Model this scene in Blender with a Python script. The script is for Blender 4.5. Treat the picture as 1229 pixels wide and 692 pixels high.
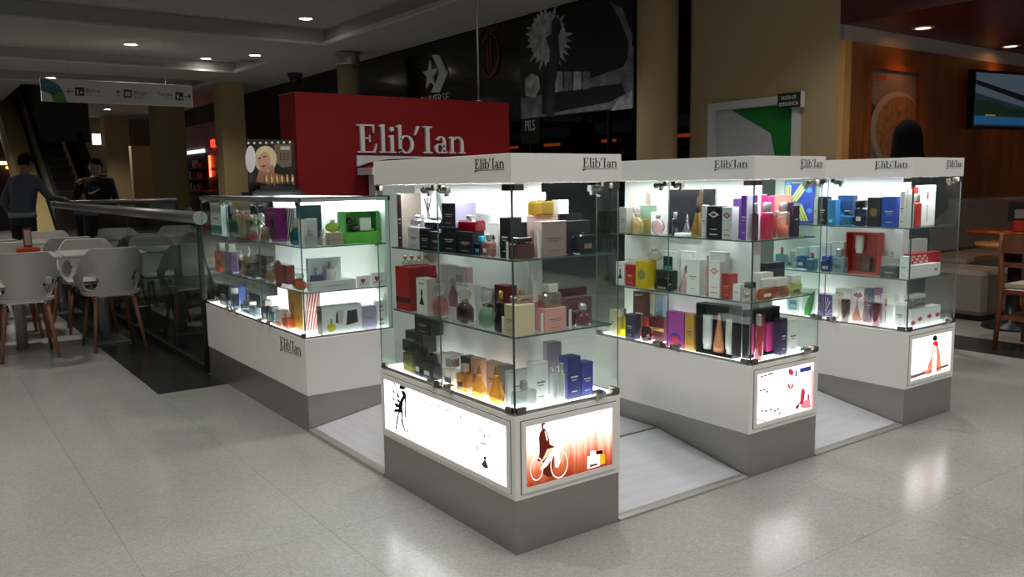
import bpy, bmesh, math, random
from mathutils import Vector, Matrix
random.seed(7)
for o in list(bpy.data.objects): bpy.data.objects.remove(o, do_unlink=True)
scene = bpy.context.scene
COL = scene.collection
# ---------------------------------------------------------------- camera
IW, IH = 1229, 692
FPX, PITCH, ROLL, YAW = 1006.657, 0.126, -0.0143, 0.6237
CAM = Vector((-1.5738, -2.1836, 1.25))
FW = Vector((math.sin(YAW)*math.cos(PITCH), math.cos(YAW)*math.cos(PITCH), -math.sin(PITCH)))
_r = Vector((math.cos(YAW), -math.sin(YAW), 0)); _u = _r.cross(FW)
RT = _r*math.cos(ROLL) + _u*math.sin(ROLL); UP = -_r*math.sin(ROLL) + _u*math.cos(ROLL)
cd = bpy.data.cameras.new('camera'); cam = bpy.data.objects.new('camera', cd); COL.objects.link(cam)
cd.sensor_width = 36; cd.lens = FPX/IW*36; cd.clip_start = .05; cd.clip_end = 200
m = Matrix((RT, UP, -FW)).transposed().to_4x4(); m.translation = CAM
cam.matrix_world = m
scene.camera = cam
# ---------------------------------------------------------------- world, exposure
w = bpy.data.worlds.new('world'); scene.world = w; w.use_nodes = True
WORLD_STRENGTH = .15
w.node_tree.nodes['Background'].inputs[0].default_value = (.80, .86, .95, 1)
w.node_tree.nodes['Background'].inputs[1].default_value = WORLD_STRENGTH
vs = scene.view_settings
vs.view_transform = 'Standard'; vs.look = 'None'; vs.gamma = 1; vs.use_curve_mapping = False
vs.exposure = 0.6
scene.cycles.transparent_max_bounces = 40
scene.cycles.max_bounces = 10
scene.cycles.transmission_bounces = 10
scene.cycles.caustics_reflective = False
scene.cycles.caustics_refractive = False
scene.cycles.sample_clamp_indirect = 4
# light strengths used by the lamp builders further down
DOWNLIGHT_W = 82; WARM_W = 9; DECK_E = 3.0; STRIP_E = 40.0; BOX_E = 2.6

# ---------------------------------------------------------------- pixel helpers (photo pixel -> direction -> point on a known plane)
def ray(x, y): return FW + RT*((x-IW/2)/FPX) + UP*((IH/2-y)/FPX)
def onz(x, y, z): d = ray(x, y); return CAM + d*((z-CAM.z)/d.z)
def onx(x, y, X): d = ray(x, y); return CAM + d*((X-CAM.x)/d.x)
def ony(x, y, Y): d = ray(x, y); return CAM + d*((Y-CAM.y)/d.y)
# ---------------------------------------------------------------- materials
def lin(c):
    if isinstance(c, str):
        c = [int(c[i:i+2], 16)/255 for i in (0, 2, 4)]
        c = [x/12.92 if x <= .04045 else ((x+.055)/1.055)**2.4 for x in c]
    return (c[0], c[1], c[2], 1)
MATS = {}
def pm(color, rough=.5, metal=0., spec=.5, emit=0., coat=0., noise=None, name=None):
    key = ('p', str(color), rough, metal, spec, emit, coat, str(noise))
    if key in MATS: return MATS[key]
    m = bpy.data.materials.new(name or 'paint'); m.use_nodes = True
    b = m.node_tree.nodes['Principled BSDF']
    b.inputs['Base Color'].default_value = lin(color); b.inputs['Roughness'].default_value = rough
    b.inputs['Metallic'].default_value = metal; b.inputs['Specular IOR Level'].default_value = spec
    b.inputs['Coat Weight'].default_value = coat
    if emit:
        b.inputs['Emission Color'].default_value = lin(color); b.inputs['Emission Strength'].default_value = emit
    if noise:   # (scale xyz, amount)
        sc, amt = noise; nt = m.node_tree
        tc = nt.nodes.new('ShaderNodeTexCoord'); mp = nt.nodes.new('ShaderNodeMapping'); mp.inputs['Scale'].default_value = sc
        nz = nt.nodes.new('ShaderNodeTexNoise'); nz.inputs['Scale'].default_value = 1; nz.inputs['Detail'].default_value = 5
        mr = nt.nodes.new('ShaderNodeMapRange'); mr.inputs['From Min'].default_value = .25; mr.inputs['From Max'].default_value = .75
        mr.inputs['To Min'].default_value = 1-amt; mr.inputs['To Max'].default_value = 1+amt
        mx = nt.nodes.new('ShaderNodeMix'); mx.data_type = 'RGBA'; mx.blend_type = 'MULTIPLY'; mx.inputs['Factor'].default_value = 1
        mx.inputs['A'].default_value = lin(color)
        nt.links.new(tc.outputs['Object'], mp.inputs[0]); nt.links.new(mp.outputs[0], nz.inputs['Vector'])
        nt.links.new(nz.outputs['Fac'], mr.inputs['Value']); nt.links.new(mr.outputs[0], mx.inputs['B'])
        nt.links.new(mx.outputs['Result'], b.inputs['Base Color'])
    MATS[key] = m; return m
def em(color, strength):
    key = ('e', str(color), strength)
    if key in MATS: return MATS[key]
    m = bpy.data.materials.new('glow'); m.use_nodes = True; nt = m.node_tree
    nt.nodes.remove(nt.nodes['Principled BSDF'])
    e = nt.nodes.new('ShaderNodeEmission'); e.inputs[0].default_value = lin(color); e.inputs[1].default_value = strength
    nt.links.new(e.outputs[0], nt.nodes['Material Output'].inputs[0])
    MATS[key] = m; return m
def pane_mat(tint='f4faf7', refl=1.0, base=.0, key='pane'):
    k = (key, tint, refl, base)
    if k in MATS: return MATS[k]
    m = bpy.data.materials.new('clear_glass'); m.use_nodes = True; nt = m.node_tree
    nt.nodes.remove(nt.nodes['Principled BSDF'])
    tr = nt.nodes.new('ShaderNodeBsdfTransparent'); tr.inputs[0].default_value = lin(tint)
    gl = nt.nodes.new('ShaderNodeBsdfGlossy'); gl.inputs['Roughness'].default_value = .01; gl.inputs['Color'].default_value = (.9, .95, .93, 1)
    lw = nt.nodes.new('ShaderNodeLayerWeight'); lw.inputs[0].default_value = .5
    pw = nt.nodes.new('ShaderNodeMath'); pw.operation = 'POWER'; pw.inputs[1].default_value = 4.5
    ma = nt.nodes.new('ShaderNodeMath'); ma.operation = 'MULTIPLY_ADD'; ma.inputs[1].default_value = .8*refl; ma.inputs[2].default_value = .018+base; ma.use_clamp = True
    nt.links.new(lw.outputs['Facing'], pw.inputs[0])
    mx = nt.nodes.new('ShaderNodeMixShader')
    nt.links.new(pw.outputs[0], ma.inputs[0]); nt.links.new(ma.outputs[0], mx.inputs[0])
    nt.links.new(tr.outputs[0], mx.inputs[1]); nt.links.new(gl.outputs[0], mx.inputs[2])
    nt.links.new(mx.outputs[0], nt.nodes['Material Output'].inputs[0])
    MATS[k] = m; return m
def bottle_mat(color):
    k = ('bottle', color)
    if k in MATS: return MATS[k]
    m = bpy.data.materials.new('tinted_glass'); m.use_nodes = True; nt = m.node_tree
    b = nt.nodes['Principled BSDF']; c = lin(color)
    b.inputs['Base Color'].default_value = c; b.inputs['Roughness'].default_value = .06; b.inputs['Coat Weight'].default_value = .6
    tr = nt.nodes.new('ShaderNodeBsdfTransparent'); tr.inputs[0].default_value = tuple(min(1, x**.75) for x in c[:3])+(1,)
    gl = nt.nodes.new('ShaderNodeBsdfGlossy'); gl.inputs['Roughness'].default_value = .04
    lw = nt.nodes.new('ShaderNodeLayerWeight'); lw.inputs[0].default_value = .5
    pw = nt.nodes.new('ShaderNodeMath'); pw.operation = 'POWER'; pw.inputs[1].default_value = 2.5; nt.links.new(lw.outputs['Facing'], pw.inputs[0])
    ma = nt.nodes.new('ShaderNodeMath'); ma.operation = 'MULTIPLY_ADD'; ma.inputs[1].default_value = .75; ma.inputs[2].default_value = .08; ma.use_clamp = True; nt.links.new(pw.outputs[0], ma.inputs[0])
    m1 = nt.nodes.new('ShaderNodeMixShader'); m1.inputs[0].default_value = .24
    mx = nt.nodes.new('ShaderNodeMixShader')
    nt.links.new(tr.outputs[0], m1.inputs[1]); nt.links.new(b.outputs[0], m1.inputs[2])
    nt.links.new(ma.outputs[0], mx.inputs[0]); nt.links.new(m1.outputs[0], mx.inputs[1]); nt.links.new(gl.outputs[0], mx.inputs[2])
    nt.links.new(mx.outputs[0], nt.nodes['Material Output'].inputs[0])
    MATS[k] = m; return m
def wood_mat(c1, c2, scale=(1.2, 1.2, 14), rough=.4, coat=0., key=0):
    k = ('wood', c1, c2, scale, rough, key)
    if k in MATS: return MATS[k]
    m = bpy.data.materials.new('wood'); m.use_nodes = True; nt = m.node_tree; b = nt.nodes['Principled BSDF']
    b.inputs['Roughness'].default_value = rough; b.inputs['Coat Weight'].default_value = coat
    tc = nt.nodes.new('ShaderNodeTexCoord'); mp = nt.nodes.new('ShaderNodeMapping'); mp.inputs['Scale'].default_value = scale
    nz = nt.nodes.new('ShaderNodeTexNoise'); nz.inputs['Scale'].default_value = 1.6; nz.inputs['Detail'].default_value = 6; nz.inputs['Distortion'].default_value = .6
    cr = nt.nodes.new('ShaderNodeValToRGB'); cr.color_ramp.elements[0].color = lin(c1); cr.color_ramp.elements[1].color = lin(c2)
    cr.color_ramp.elements[0].position = .3; cr.color_ramp.elements[1].position = .7
    nt.links.new(tc.outputs['Object'], mp.inputs[0]); nt.links.new(mp.outputs[0], nz.inputs['Vector'])
    nt.links.new(nz.outputs['Fac'], cr.inputs[0]); nt.links.new(cr.outputs[0], b.inputs['Base Color'])
    MATS[k] = m; return m
def terrazzo(dark=False):
    k = ('terrazzo', dark)
    if k in MATS: return MATS[k]
    m = bpy.data.materials.new('polished_terrazzo'); m.use_nodes = True; nt = m.node_tree; b = nt.nodes['Principled BSDF']
    base = '2b2d2c' if dark else 'a4a49f'
    geo = nt.nodes.new('ShaderNodeNewGeometry')
    sp = nt.nodes.new('ShaderNodeTexVoronoi'); sp.inputs['Scale'].default_value = 160
    big = nt.nodes.new('ShaderNodeTexNoise'); big.inputs['Scale'].default_value = 1.1; big.inputs['Detail'].default_value = 6
    fine = nt.nodes.new('ShaderNodeTexNoise'); fine.inputs['Scale'].default_value = 45; fine.inputs['Detail'].default_value = 4
    for n in (sp, big, fine): nt.links.new(geo.outputs['Position'], n.inputs['Vector'])
    def mrange(a, lo, hi, out, fmin=.2, fmax=.8):
        r = nt.nodes.new('ShaderNodeMapRange'); r.inputs['From Min'].default_value = fmin; r.inputs['From Max'].default_value = fmax
        r.inputs['To Min'].default_value = lo; r.inputs['To Max'].default_value = hi; nt.links.new(a, r.inputs['Value']); return r.outputs[0]
    def mul(a, bb):
        r = nt.nodes.new('ShaderNodeMath'); r.operation = 'MULTIPLY'; nt.links.new(a, r.inputs[0]); nt.links.new(bb, r.inputs[1]); return r.outputs[0]
    sepr = nt.nodes.new('ShaderNodeSeparateColor'); nt.links.new(sp.outputs['Color'], sepr.inputs[0])
    f = mul(mul(mrange(sepr.outputs[0], .88, 1.1, 0, 0, 1), mrange(big.outputs['Fac'], .86, 1.1, 0)), mrange(fine.outputs['Fac'], .93, 1.07, 0))
    mx = nt.nodes.new('ShaderNodeMix'); mx.data_type = 'RGBA'; mx.blend_type = 'MULTIPLY'; mx.inputs['Factor'].default_value = 1
    mx.inputs['A'].default_value = lin(base); nt.links.new(f, mx.inputs['B']); nt.links.new(mx.outputs['Result'], b.inputs['Base Color'])
    nt.links.new(mrange(big.outputs['Fac'], .16, .26, 0), b.inputs['Roughness'])
    b.inputs['Specular IOR Level'].default_value = .5
    MATS[k] = m; return m
def gradient_glow(stops, axis, lo, hi, strength, noise=None):
    """back-lit print: colours along one object axis"""
    m = bpy.data.materials.new('backlit_print'); m.use_nodes = True; nt = m.node_tree
    nt.nodes.remove(nt.nodes['Principled BSDF'])
    tc = nt.nodes.new('ShaderNodeTexCoord'); se = nt.nodes.new('ShaderNodeSeparateXYZ'); nt.links.new(tc.outputs['Object'], se.inputs[0])
    mr = nt.nodes.new('ShaderNodeMapRange'); mr.inputs['From Min'].default_value = lo; mr.inputs['From Max'].default_value = hi
    nt.links.new(se.outputs[axis], mr.inputs['Value'])
    src = mr.outputs[0]
    if noise:
        mp = nt.nodes.new('ShaderNodeMapping'); mp.inputs['Scale'].default_value = noise[0]
        nz = nt.nodes.new('ShaderNodeTexNoise'); nz.inputs['Scale'].default_value = 1; nz.inputs['Detail'].default_value = 4
        nt.links.new(tc.outputs['Object'], mp.inputs[0]); nt.links.new(mp.outputs[0], nz.inputs['Vector'])
        ma = nt.nodes.new('ShaderNodeMath'); ma.operation = 'MULTIPLY_ADD'; ma.inputs[1].default_value = noise[1]
        ad = nt.nodes.new('ShaderNodeMath'); ad.operation = 'SUBTRACT'; ad.inputs[1].default_value = .5
        nt.links.new(nz.outputs['Fac'], ad.inputs[0]); nt.links.new(ad.outputs[0], ma.inputs[0]); nt.links.new(src, ma.inputs[2]); src = ma.outputs[0]
    cr = nt.nodes.new('ShaderNodeValToRGB'); el = cr.color_ramp.elements
    while len(el) < len(stops): el.new(.5)
    for e_, (p_, c_) in zip(el, stops): e_.position = p_; e_.color = lin(c_)
    nt.links.new(src, cr.inputs[0])
    e = nt.nodes.new('ShaderNodeEmission'); e.inputs[1].default_value = strength
    nt.links.new(cr.outputs[0], e.inputs[0]); nt.links.new(e.outputs[0], nt.nodes['Material Output'].inputs[0])
    return m

WHITE = pm('efede8', .42); PANEL = pm('eff0ee', .5); STEEL = pm('a3a19c', .34, .8, noise=((2, 2, 160), .06)); CHROME = pm('c9c7c2', .12, 1.)
CLAMP = pm('7d746a', .28, 1.); BLACK = pm('0c0c0d', .4); DARKTXT = pm('3b3936', .5); GLASS = pane_mat('f8fcfa', .5); SHELFG = pane_mat('f6fbf9', .8, key='shelf')
EDGE = pm('52625d', .15); RUBBER = pm('151515', .7); TAN = pm('9c8866', .8, noise=((.7, .7, .7), .04)); RED = pm('78080c', .5, spec=.25)

# ---------------------------------------------------------------- mesh builder
class MB:
    def __init__(s): s.v = []; s.f = []; s.mi = []; s.sm = []
    def add(s, vs_, fs, mi=0, smooth=False):
        n = len(s.v); s.v += [Vector(q) for q in vs_]
        for f in fs: s.f.append([i+n for i in f]); s.mi.append(mi); s.sm.append(smooth)
    def box(s, x0, x1, y0, y1, z0, z1, mi=0, top=None, front=None):
        s.add([(x0,y0,z0),(x1,y0,z0),(x1,y1,z0),(x0,y1,z0),(x0,y0,z1),(x1,y0,z1),(x1,y1,z1),(x0,y1,z1)],
              [(0,3,2,1),(4,5,6,7),(0,1,5,4),(1,2,6,5),(2,3,7,6),(3,0,4,7)], mi)
        if front is not None: s.mi[-4] = front; s.mi[-2] = front
        if top is not None: s.mi[-5] = top
    def bbox(s, x0, x1, y0, y1, z0, z1, b=.003, mi=0, front=None):
        """box with chamfered vertical edges and top"""
        b = min(b, (x1-x0)*.3, (y1-y0)*.3, (z1-z0)*.3)
        def ring(i, z): return [(x0+i,y0,z),(x1-i,y0,z),(x1,y0+i,z),(x1,y1-i,z),(x1-i,y1,z),(x0+i,y1,z),(x0,y1-i,z),(x0,y0+i,z)]
        def ring2(i, z): return [(x0+i+b*.4,y0+i,z),(x1-i-b*.4,y0+i,z),(x1-i,y0+i+b*.4,z),(x1-i,y1-i-b*.4,z),(x1-i-b*.4,y1-i,z),(x0+i+b*.4,y1-i,z),(x0+i,y1-i-b*.4,z),(x0+i,y0+i+b*.4,z)]
        v_ = ring2(b, z0)+ring(b, z0+b)+ring(b, z1-b)+ring2(b, z1)
        fs = [tuple(range(7,-1,-1)), tuple(range(24, 32))]
        for k in range(3):
            for i in range(8): fs.append((k*8+i, k*8+(i+1) % 8, k*8+8+(i+1) % 8, k*8+8+i))
        n0 = len(s.f); s.add(v_, fs, mi)
        if front is not None: s.mi[n0+2+8] = front; s.mi[n0+2+8+4] = front
    def prism(s, pts, A, B, N, O, n0, n1, mi=0):
        """polygon pts (a,b) on plane O + a*A + b*B, extruded from n0 to n1 along N"""
        k = len(pts); O, A, B, N = map(Vector, (O, A, B, N))
        v_ = [O+A*a+B*b+N*n0 for a, b in pts] + [O+A*a+B*b+N*n1 for a, b in pts]
        s.add(v_, [tuple(range(k-1,-1,-1)), tuple(range(k, 2*k))]+[(i, (i+1) % k, k+(i+1) % k, k+i) for i in range(k)], mi)
    def lathe(s, prof, c=(0,0,0), seg=16, mi=0, sx=1, sy=1, smooth=True):
        n = len(prof); v_ = []; fs = []
        for r, z in prof:
            for i in range(seg):
                a = 2*math.pi*i/seg; v_.append((c[0]+r*sx*math.cos(a), c[1]+r*sy*math.sin(a), c[2]+z))
        for k in range(n-1):
            for i in range(seg):
                j = (i+1) % seg; fs.append((k*seg+i, k*seg+j, (k+1)*seg+j, (k+1)*seg+i))
        s.add(v_, fs, mi, smooth)
        s.add([], [], mi)
        b0 = len(s.v)-n*seg
        s.f.append([b0+i for i in range(seg-1,-1,-1)]); s.mi.append(mi); s.sm.append(False)
        s.f.append([b0+(n-1)*seg+i for i in range(seg)]); s.mi.append(mi); s.sm.append(False)
    def tube(s, pts, r, seg=10, mi=0, smooth=True):
        pts = [Vector(q) for q in pts]; n = len(pts); v_ = []; fs = []
        rr = r if isinstance(r, (list, tuple)) else [r]*n
        for k, q in enumerate(pts):
            d = (pts[min(k+1, n-1)]-pts[max(k-1, 0)]).normalized()
            a = d.orthogonal() if abs(d.z) > .95 else d.cross(Vector((0,0,1)))
            a.normalize(); b = d.cross(a)
            if abs(d.z) > .95:
                a = Vector((1,0,0)); b = d.cross(a).normalized(); a = b.cross(d)
            for i in range(seg):
                t = 2*math.pi*i/seg; v_.append(q+(a*math.cos(t)+b*math.sin(t))*rr[k])
        for k in range(n-1):
            for i in range(seg):
                j = (i+1) % seg; fs.append((k*seg+i, k*seg+j, (k+1)*seg+j, (k+1)*seg+i))
        s.add(v_, fs, mi, smooth); b0 = len(s.v)-n*seg
        s.f.append([b0+i for i in range(seg-1,-1,-1)]); s.mi.append(mi); s.sm.append(False)
        s.f.append([b0+(n-1)*seg+i for i in range(seg)]); s.mi.append(mi); s.sm.append(False)
    def build(s, name, mats, parent=None, local=False, fix=True):
        off = Vector((0,0,0)) if (local or parent is None) else ORG.get(parent.name, Vector((0,0,0)))
        me = bpy.data.meshes.new(name); me.from_pydata([v-off for v in s.v], [], s.f)
        for mm in (mats if isinstance(mats, (list, tuple)) else [mats]): me.materials.append(mm)
        for p, mi, sm in zip(me.polygons, s.mi, s.sm): p.material_index = mi; p.use_smooth = sm
        if fix:
            bm = bmesh.new(); bm.from_mesh(me); bmesh.ops.recalc_face_normals(bm, faces=bm.faces); bm.to_mesh(me); bm.free()
        me.update()
        o = bpy.data.objects.new(name, me); COL.objects.link(o)
        if parent is not None: o.parent = parent; ORG[o.name] = ORG.get(parent.name, Vector((0,0,0)))
        return o
ORG = {}
def tag(o, label, cat, group=None):
    o['label'] = label; o['category'] = cat
    if group: o['group'] = group
    return o
def thing(name, label, cat, loc=(0,0,0), rz=0, group=None):
    o = bpy.data.objects.new(name, None); COL.objects.link(o); o.location = loc; o.rotation_euler = (0,0,rz); o.empty_display_size = .05
    ORG[o.name] = Vector(loc); return tag(o, label, cat, group)
def struct(o): o['kind'] = 'structure'; return o
def copy_tree(o, loc, rz, label, group=None, parent=None):
    c = o.copy(); COL.objects.link(c); c.location = loc; c.rotation_euler = (0,0,rz)
    if label: c['label'] = label
    if group: c['group'] = group
    for ch in o.children:
        d = ch.copy(); COL.objects.link(d); d.parent = c
        for g in ch.children:
            e_ = g.copy(); COL.objects.link(e_); e_.parent = d
    return c
TXT = {}
def text_polys(s, size):
    if s not in TXT:
        cu = bpy.data.curves.new('lettering', 'FONT'); cu.body = s; cu.resolution_u = 3
        ob = bpy.data.objects.new('lettering', cu); COL.objects.link(ob)
        bpy.context.view_layer.update()
        me = ob.evaluated_get(bpy.context.evaluated_depsgraph_get()).to_mesh()
        vv = [(v.co.x, v.co.y) for v in me.vertices]; ff = [tuple(p.vertices) for p in me.polygons]
        TXT[s] = (vv, ff)
        bpy.data.objects.remove(ob, do_unlink=True); bpy.data.curves.remove(cu)
    return TXT[s]
def text(mb, s, O, A, B, height, width=None, n=0, N=(0,0,0), mi=0):
    """letters with their lower left corner at O; height of a capital = height"""
    vv, ff = text_polys(s, 1)
    if not vv: return
    x0 = min(v[0] for v in vv); x1 = max(v[0] for v in vv)
    k = height/.69; kx = k if width is None else width/(x1-x0)
    O, A, B, N = map(Vector, (O, A, B, N))
    mb.add([O+A*((x-x0)*kx)+B*(y*k)+N*n for x, y in vv], ff, mi)
for s_ in []: text_polys(s_, 1)

# ---------------------------------------------------------------- the serif house lettering  Elib'Ian
def logo_polys():
    P = []
    def rect(x0, y0, x1, y1): P.append([(x0,y0),(x1,y0),(x1,y1),(x0,y1)])
    def ring(cx, cy, rx, ry, tx, ty, a0, a1, n=18):
        for i in range(n):
            t0 = math.radians(a0+(a1-a0)*i/n); t1 = math.radians(a0+(a1-a0)*(i+1)/n)
            P.append([(cx+rx*math.cos(t0), cy+ry*math.sin(t0)), (cx+rx*math.cos(t1), cy+ry*math.sin(t1)),
                      (cx+(rx-tx)*math.cos(t1), cy+(ry-ty)*math.sin(t1)), (cx+(rx-tx)*math.cos(t0), cy+(ry-ty)*math.sin(t0))])
    x = 0
    rect(x+.11, .04, x+.26, .96); rect(x, 0, x+.66, .05); rect(x, .95, x+.62, 1); rect(x+.26, .49, x+.46, .535)
    P.append([(x+.56,.95),(x+.62,.95),(x+.62,.70),(x+.595,.70)]); P.append([(x+.58,.05),(x+.66,.05),(x+.71,.32),(x+.68,.32)])
    P.append([(x+.43,.40),(x+.47,.38),(x+.47,.64),(x+.43,.62)])
    x = .80; rect(x+.08, .03, x+.21, 1.02); rect(x, 0, x+.29, .045); P.append([(x-.01,.95),(x+.08,.93),(x+.08,1.02)])
    x = 1.14; rect(x+.08, .03, x+.21, .64); rect(x, 0, x+.29, .045); P.append([(x-.01,.58),(x+.08,.56),(x+.08,.64)])
    ring(x+.145, .86, .085, .085, .085, .085, 0, 360, 12)
    x = 1.48; rect(x+.05, .05, x+.17, 1.02); P.append([(x-.04,.95),(x+.05,.93),(x+.05,1.02)]); ring(x+.35, .315, .30, .335, .13, .045, -150, 150, 22)
    P.append([(x+.05,.0),(x+.08,.0),(x+.17,.13),(x+.05,.13)])
    x = 2.15; P.append([(x+.0,.66),(x+.05,.65),(x+.22,.98),(x+.10,1.0)])
    x = 2.50; rect(x+.11, .04, x+.26, .96); rect(x, 0, x+.37, .05); rect(x, .95, x+.37, 1)
    x = 2.97; ring(x+.22, .18, .22, .19, .12, .04, 20, 340, 18); rect(x+.33, .06, x+.45, .46); ring(x+.25, .45, .20, .195, .12, .05, 0, 165, 12)
    P.append([(x+.33,.0),(x+.5,.0),(x+.54,.06),(x+.45,.1),(x+.33,.1)])
    x = 3.56; rect(x+.07, .03, x+.19, .64); rect(x, 0, x+.27, .045); P.append([(x-.02,.58),(x+.07,.56),(x+.07,.64)])
    ring(x+.36, .38, .25, .265, .12, .06, 0, 140, 12); rect(x+.49, .03, x+.61, .39); rect(x+.41, 0, x+.69, .045)
    W_ = 4.26
    L = [[(0,-.19),(0,-.13),(W_,-.13),(W_,-.16),(.6,-.17)], [(0,-.42),(0,-.19),(.6,-.17),(.25,-.24),(.09,-.33)]]
    return P, L, W_
LOGO = logo_polys()
def logo(mb, O, A, B, N, width, height, n1, swash=True):
    P, L, W_ = LOGO; kx = width/W_
    for poly in P+(L if swash else []):
        mb.prism([(a*kx, b*height) for a, b in poly], A, B, N, O, 0, n1)

X, Y, Z = Vector((1,0,0)), Vector((0,1,0)), Vector((0,0,1))

# ================================================================ SETTING
TZ = terrazzo(); TZD = terrazzo(True)
mb = MB()
for r in [(-14, -.415, -5, 32), (-.415, 14, -5, 3.125), (-.415, 0, 3.125, 32), (0, 14, 10.1, 32), (2.4, 14, 3.125, 10.1), (0, 2.4, 3.125, 3.95)]:
    mb.box(r[0], r[1], r[2], r[3], -.25, -.003)
floor = struct(mb.build('floor', pm('83817b', .6)))
def slab_rects():
    px = 1.355; step = 1.2
    gx = [px+step*i for i in range(-8, 6)]; gy = [-.62+step*i for i in range(-4, 14)]
    for i in range(len(gx)-1):
        for j in range(len(gy)-1):
            x0, x1, y0, y1 = gx[i], gx[i+1], gy[j], gy[j+1]
            zones = [(-99, -.415, -99, 99), (-.415, 4.55, -99, 3.125), (2.4, 4.55, 3.125, 99), (5.1, 99, -99, 2.4)]
            for zx0, zx1, zy0, zy1 in zones:
                a0, a1, b0, b1 = max(x0, zx0), min(x1, zx1), max(y0, zy0), min(y1, zy1)
                if a1-a0 > .03 and b1-b0 > .03: yield a0, a1, b0, b1
cache = {}
def floor_piece(name, r, mat):
    a0, a1, b0, b1 = r; key = (round(a1-a0, 3), round(b1-b0, 3), mat.name)
    if key not in cache:
        g = .0005; k = MB(); w_, h_ = a1-a0, b1-b0
        k.box(-w_/2+g, w_/2-g, -h_/2+g, h_/2-g, -.003, 0)
        o = k.build(name, mat, floor); cache[key] = o.data
    else:
        o = bpy.data.objects.new(name, cache[key]); COL.objects.link(o); o.parent = floor
    o.location = ((a0+a1)/2, (b0+b1)/2, 0)
for r in slab_rects(): floor_piece('floor_slab', r, TZ)
for j in range(12): floor_piece('dark_floor_slab', (-.415, 0, 3.125+.6*j, 3.125+.6*(j+1)), TZD)
for j in range(10): floor_piece('dark_floor_slab', (4.55, 5.1, -3.6+.6*j, -3.0+.6*j), TZD)
# the stair void beside the railing
mb = MB(); mb.box(0, 2.4, 3.95, 10.1, -3.3, -3.2); struct(mb.build('floor_lower', pm('20242a', .4)))
mb = MB()
for r in [(-.02, 0, 3.95, 10.1), (2.4, 2.42, 3.95, 10.1)]: mb.box(r[0], r[1], r[2], r[3], -3.2, -.25)
for r in [(0, 2.4, 3.93, 3.95), (0, 2.4, 10.1, 10.12)]: mb.box(r[0], r[1], r[2], r[3], -3.2, -.25)
struct(mb.build('wall_void', pm('2c3136', .7)))

# ---------------- ceiling with coffers
CEIL = pm('b4b3ad', .9)
ZC = 3.5
recs = [(-9, 4.2, 3.0, 10.95, .24), (-9, 4.05, 13.1, 15.0, .2), (-9, 4.1, 16.6, 18.3, .2), (.7, 2.4, 19.0, 24.0, 1.7)]
gx = sorted({-14, 5.5, *[r[0] for r in recs], *[r[1] for r in recs]}); gy = sorted({-5, 30, *[r[2] for r in recs], *[r[3] for r in recs]})
mb = MB()
for i in range(len(gx)-1):
    for j in range(len(gy)-1):
        cx_, cy_ = (gx[i]+gx[i+1])/2, (gy[j]+gy[j+1])/2
        if any(r[0] < cx_ < r[1] and r[2] < cy_ < r[3] for r in recs): continue
        mb.box(gx[i], gx[i+1], gy[j], gy[j+1], ZC, ZC+.3)
for x0, x1, y0, y1, h in recs:
    mb.box(x0, x1, y0, y1, ZC+h, ZC+h+.1)
    if h > 1:
        for r in ((x0-.05, x0, y0, y1), (x1, x1+.05, y0, y1), (x0, x1, y0-.05, y0), (x0, x1, y1, y1+.05)): mb.box(r[0], r[1], r[2], r[3], ZC+.3, ZC+h)
struct(mb.build('ceiling', CEIL))
mb = MB()
BV = pm('d4d3ce', .8)
for x0, x1, y0, y1, h in recs[:3]:   # light coving lip round each coffer
    mb.box(x1-.05, x1+.001, y0, y1, ZC-.012, ZC+.05); mb.box(x0, x1, y1-.03, y1+.001, ZC-.004, ZC+.03)
struct(mb.build('trim_1', BV))

# ---------------- downlights
OFF = [0]
def downlight(loc, label, watt=DOWNLIGHT_W, col='fffaf3', r=.10, group='recessed ceiling downlights', size=125, e=14, off=False):
    end = '_offscreen' if off else ''
    t = thing('downlight'+end, label, 'downlight', loc, 0, group)
    k = MB(); k.lathe([(r+.025, 0), (r+.025, -.008), (r, -.012), (r-.004, 0)], loc, 20); k.build('trim_ring', pm('c8c6c0', .4), t)
    k = MB(); k.lathe([(.001, -.004), (r-.006, -.004), (r-.006, -.002), (.001, -.002)], loc, 20); k.build('lens'+end, em(col, e), t)
    nm = 'downlight_lamp'
    if off: nm = 'downlight_lamp_%s_offscreen' % 'abcdefghijklmnopqrstuvwxyz'[OFF[0]]; OFF[0] += 1
    ld = bpy.data.lights.new(nm, 'SPOT'); ld.energy = watt; ld.spot_size = math.radians(size); ld.spot_blend = .6
    ld.color = lin(col)[:3]; ld.shadow_soft_size = r
    lo = bpy.data.objects.new(nm, ld); COL.objects.link(lo); lo.parent = t; lo.location = (0, 0, -.03)
    return t
LB = 'round white recessed downlight glowing in the mall ceiling'
DL = {157: 'round recessed downlight in the ceiling strip straight above the direction sign', 306: 'round recessed downlight in the ceiling strip beside the dome camera', 247: 'round recessed downlight up inside the narrow ceiling coffer',
      367: 'round recessed downlight up inside the wide ceiling coffer', 61: 'round recessed downlight just over the top edge of direction sign', 129: 'round recessed downlight between escalator and broad square column'}
for px, py, z in [(157, 53, ZC), (306, 66, ZC), (247, 70, ZC+.2), (367, 22, ZC+.24), (61, 93, ZC), (129, 131, ZC)]:
    downlight(tuple(onz(px, py, z)), DL[px])
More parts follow.
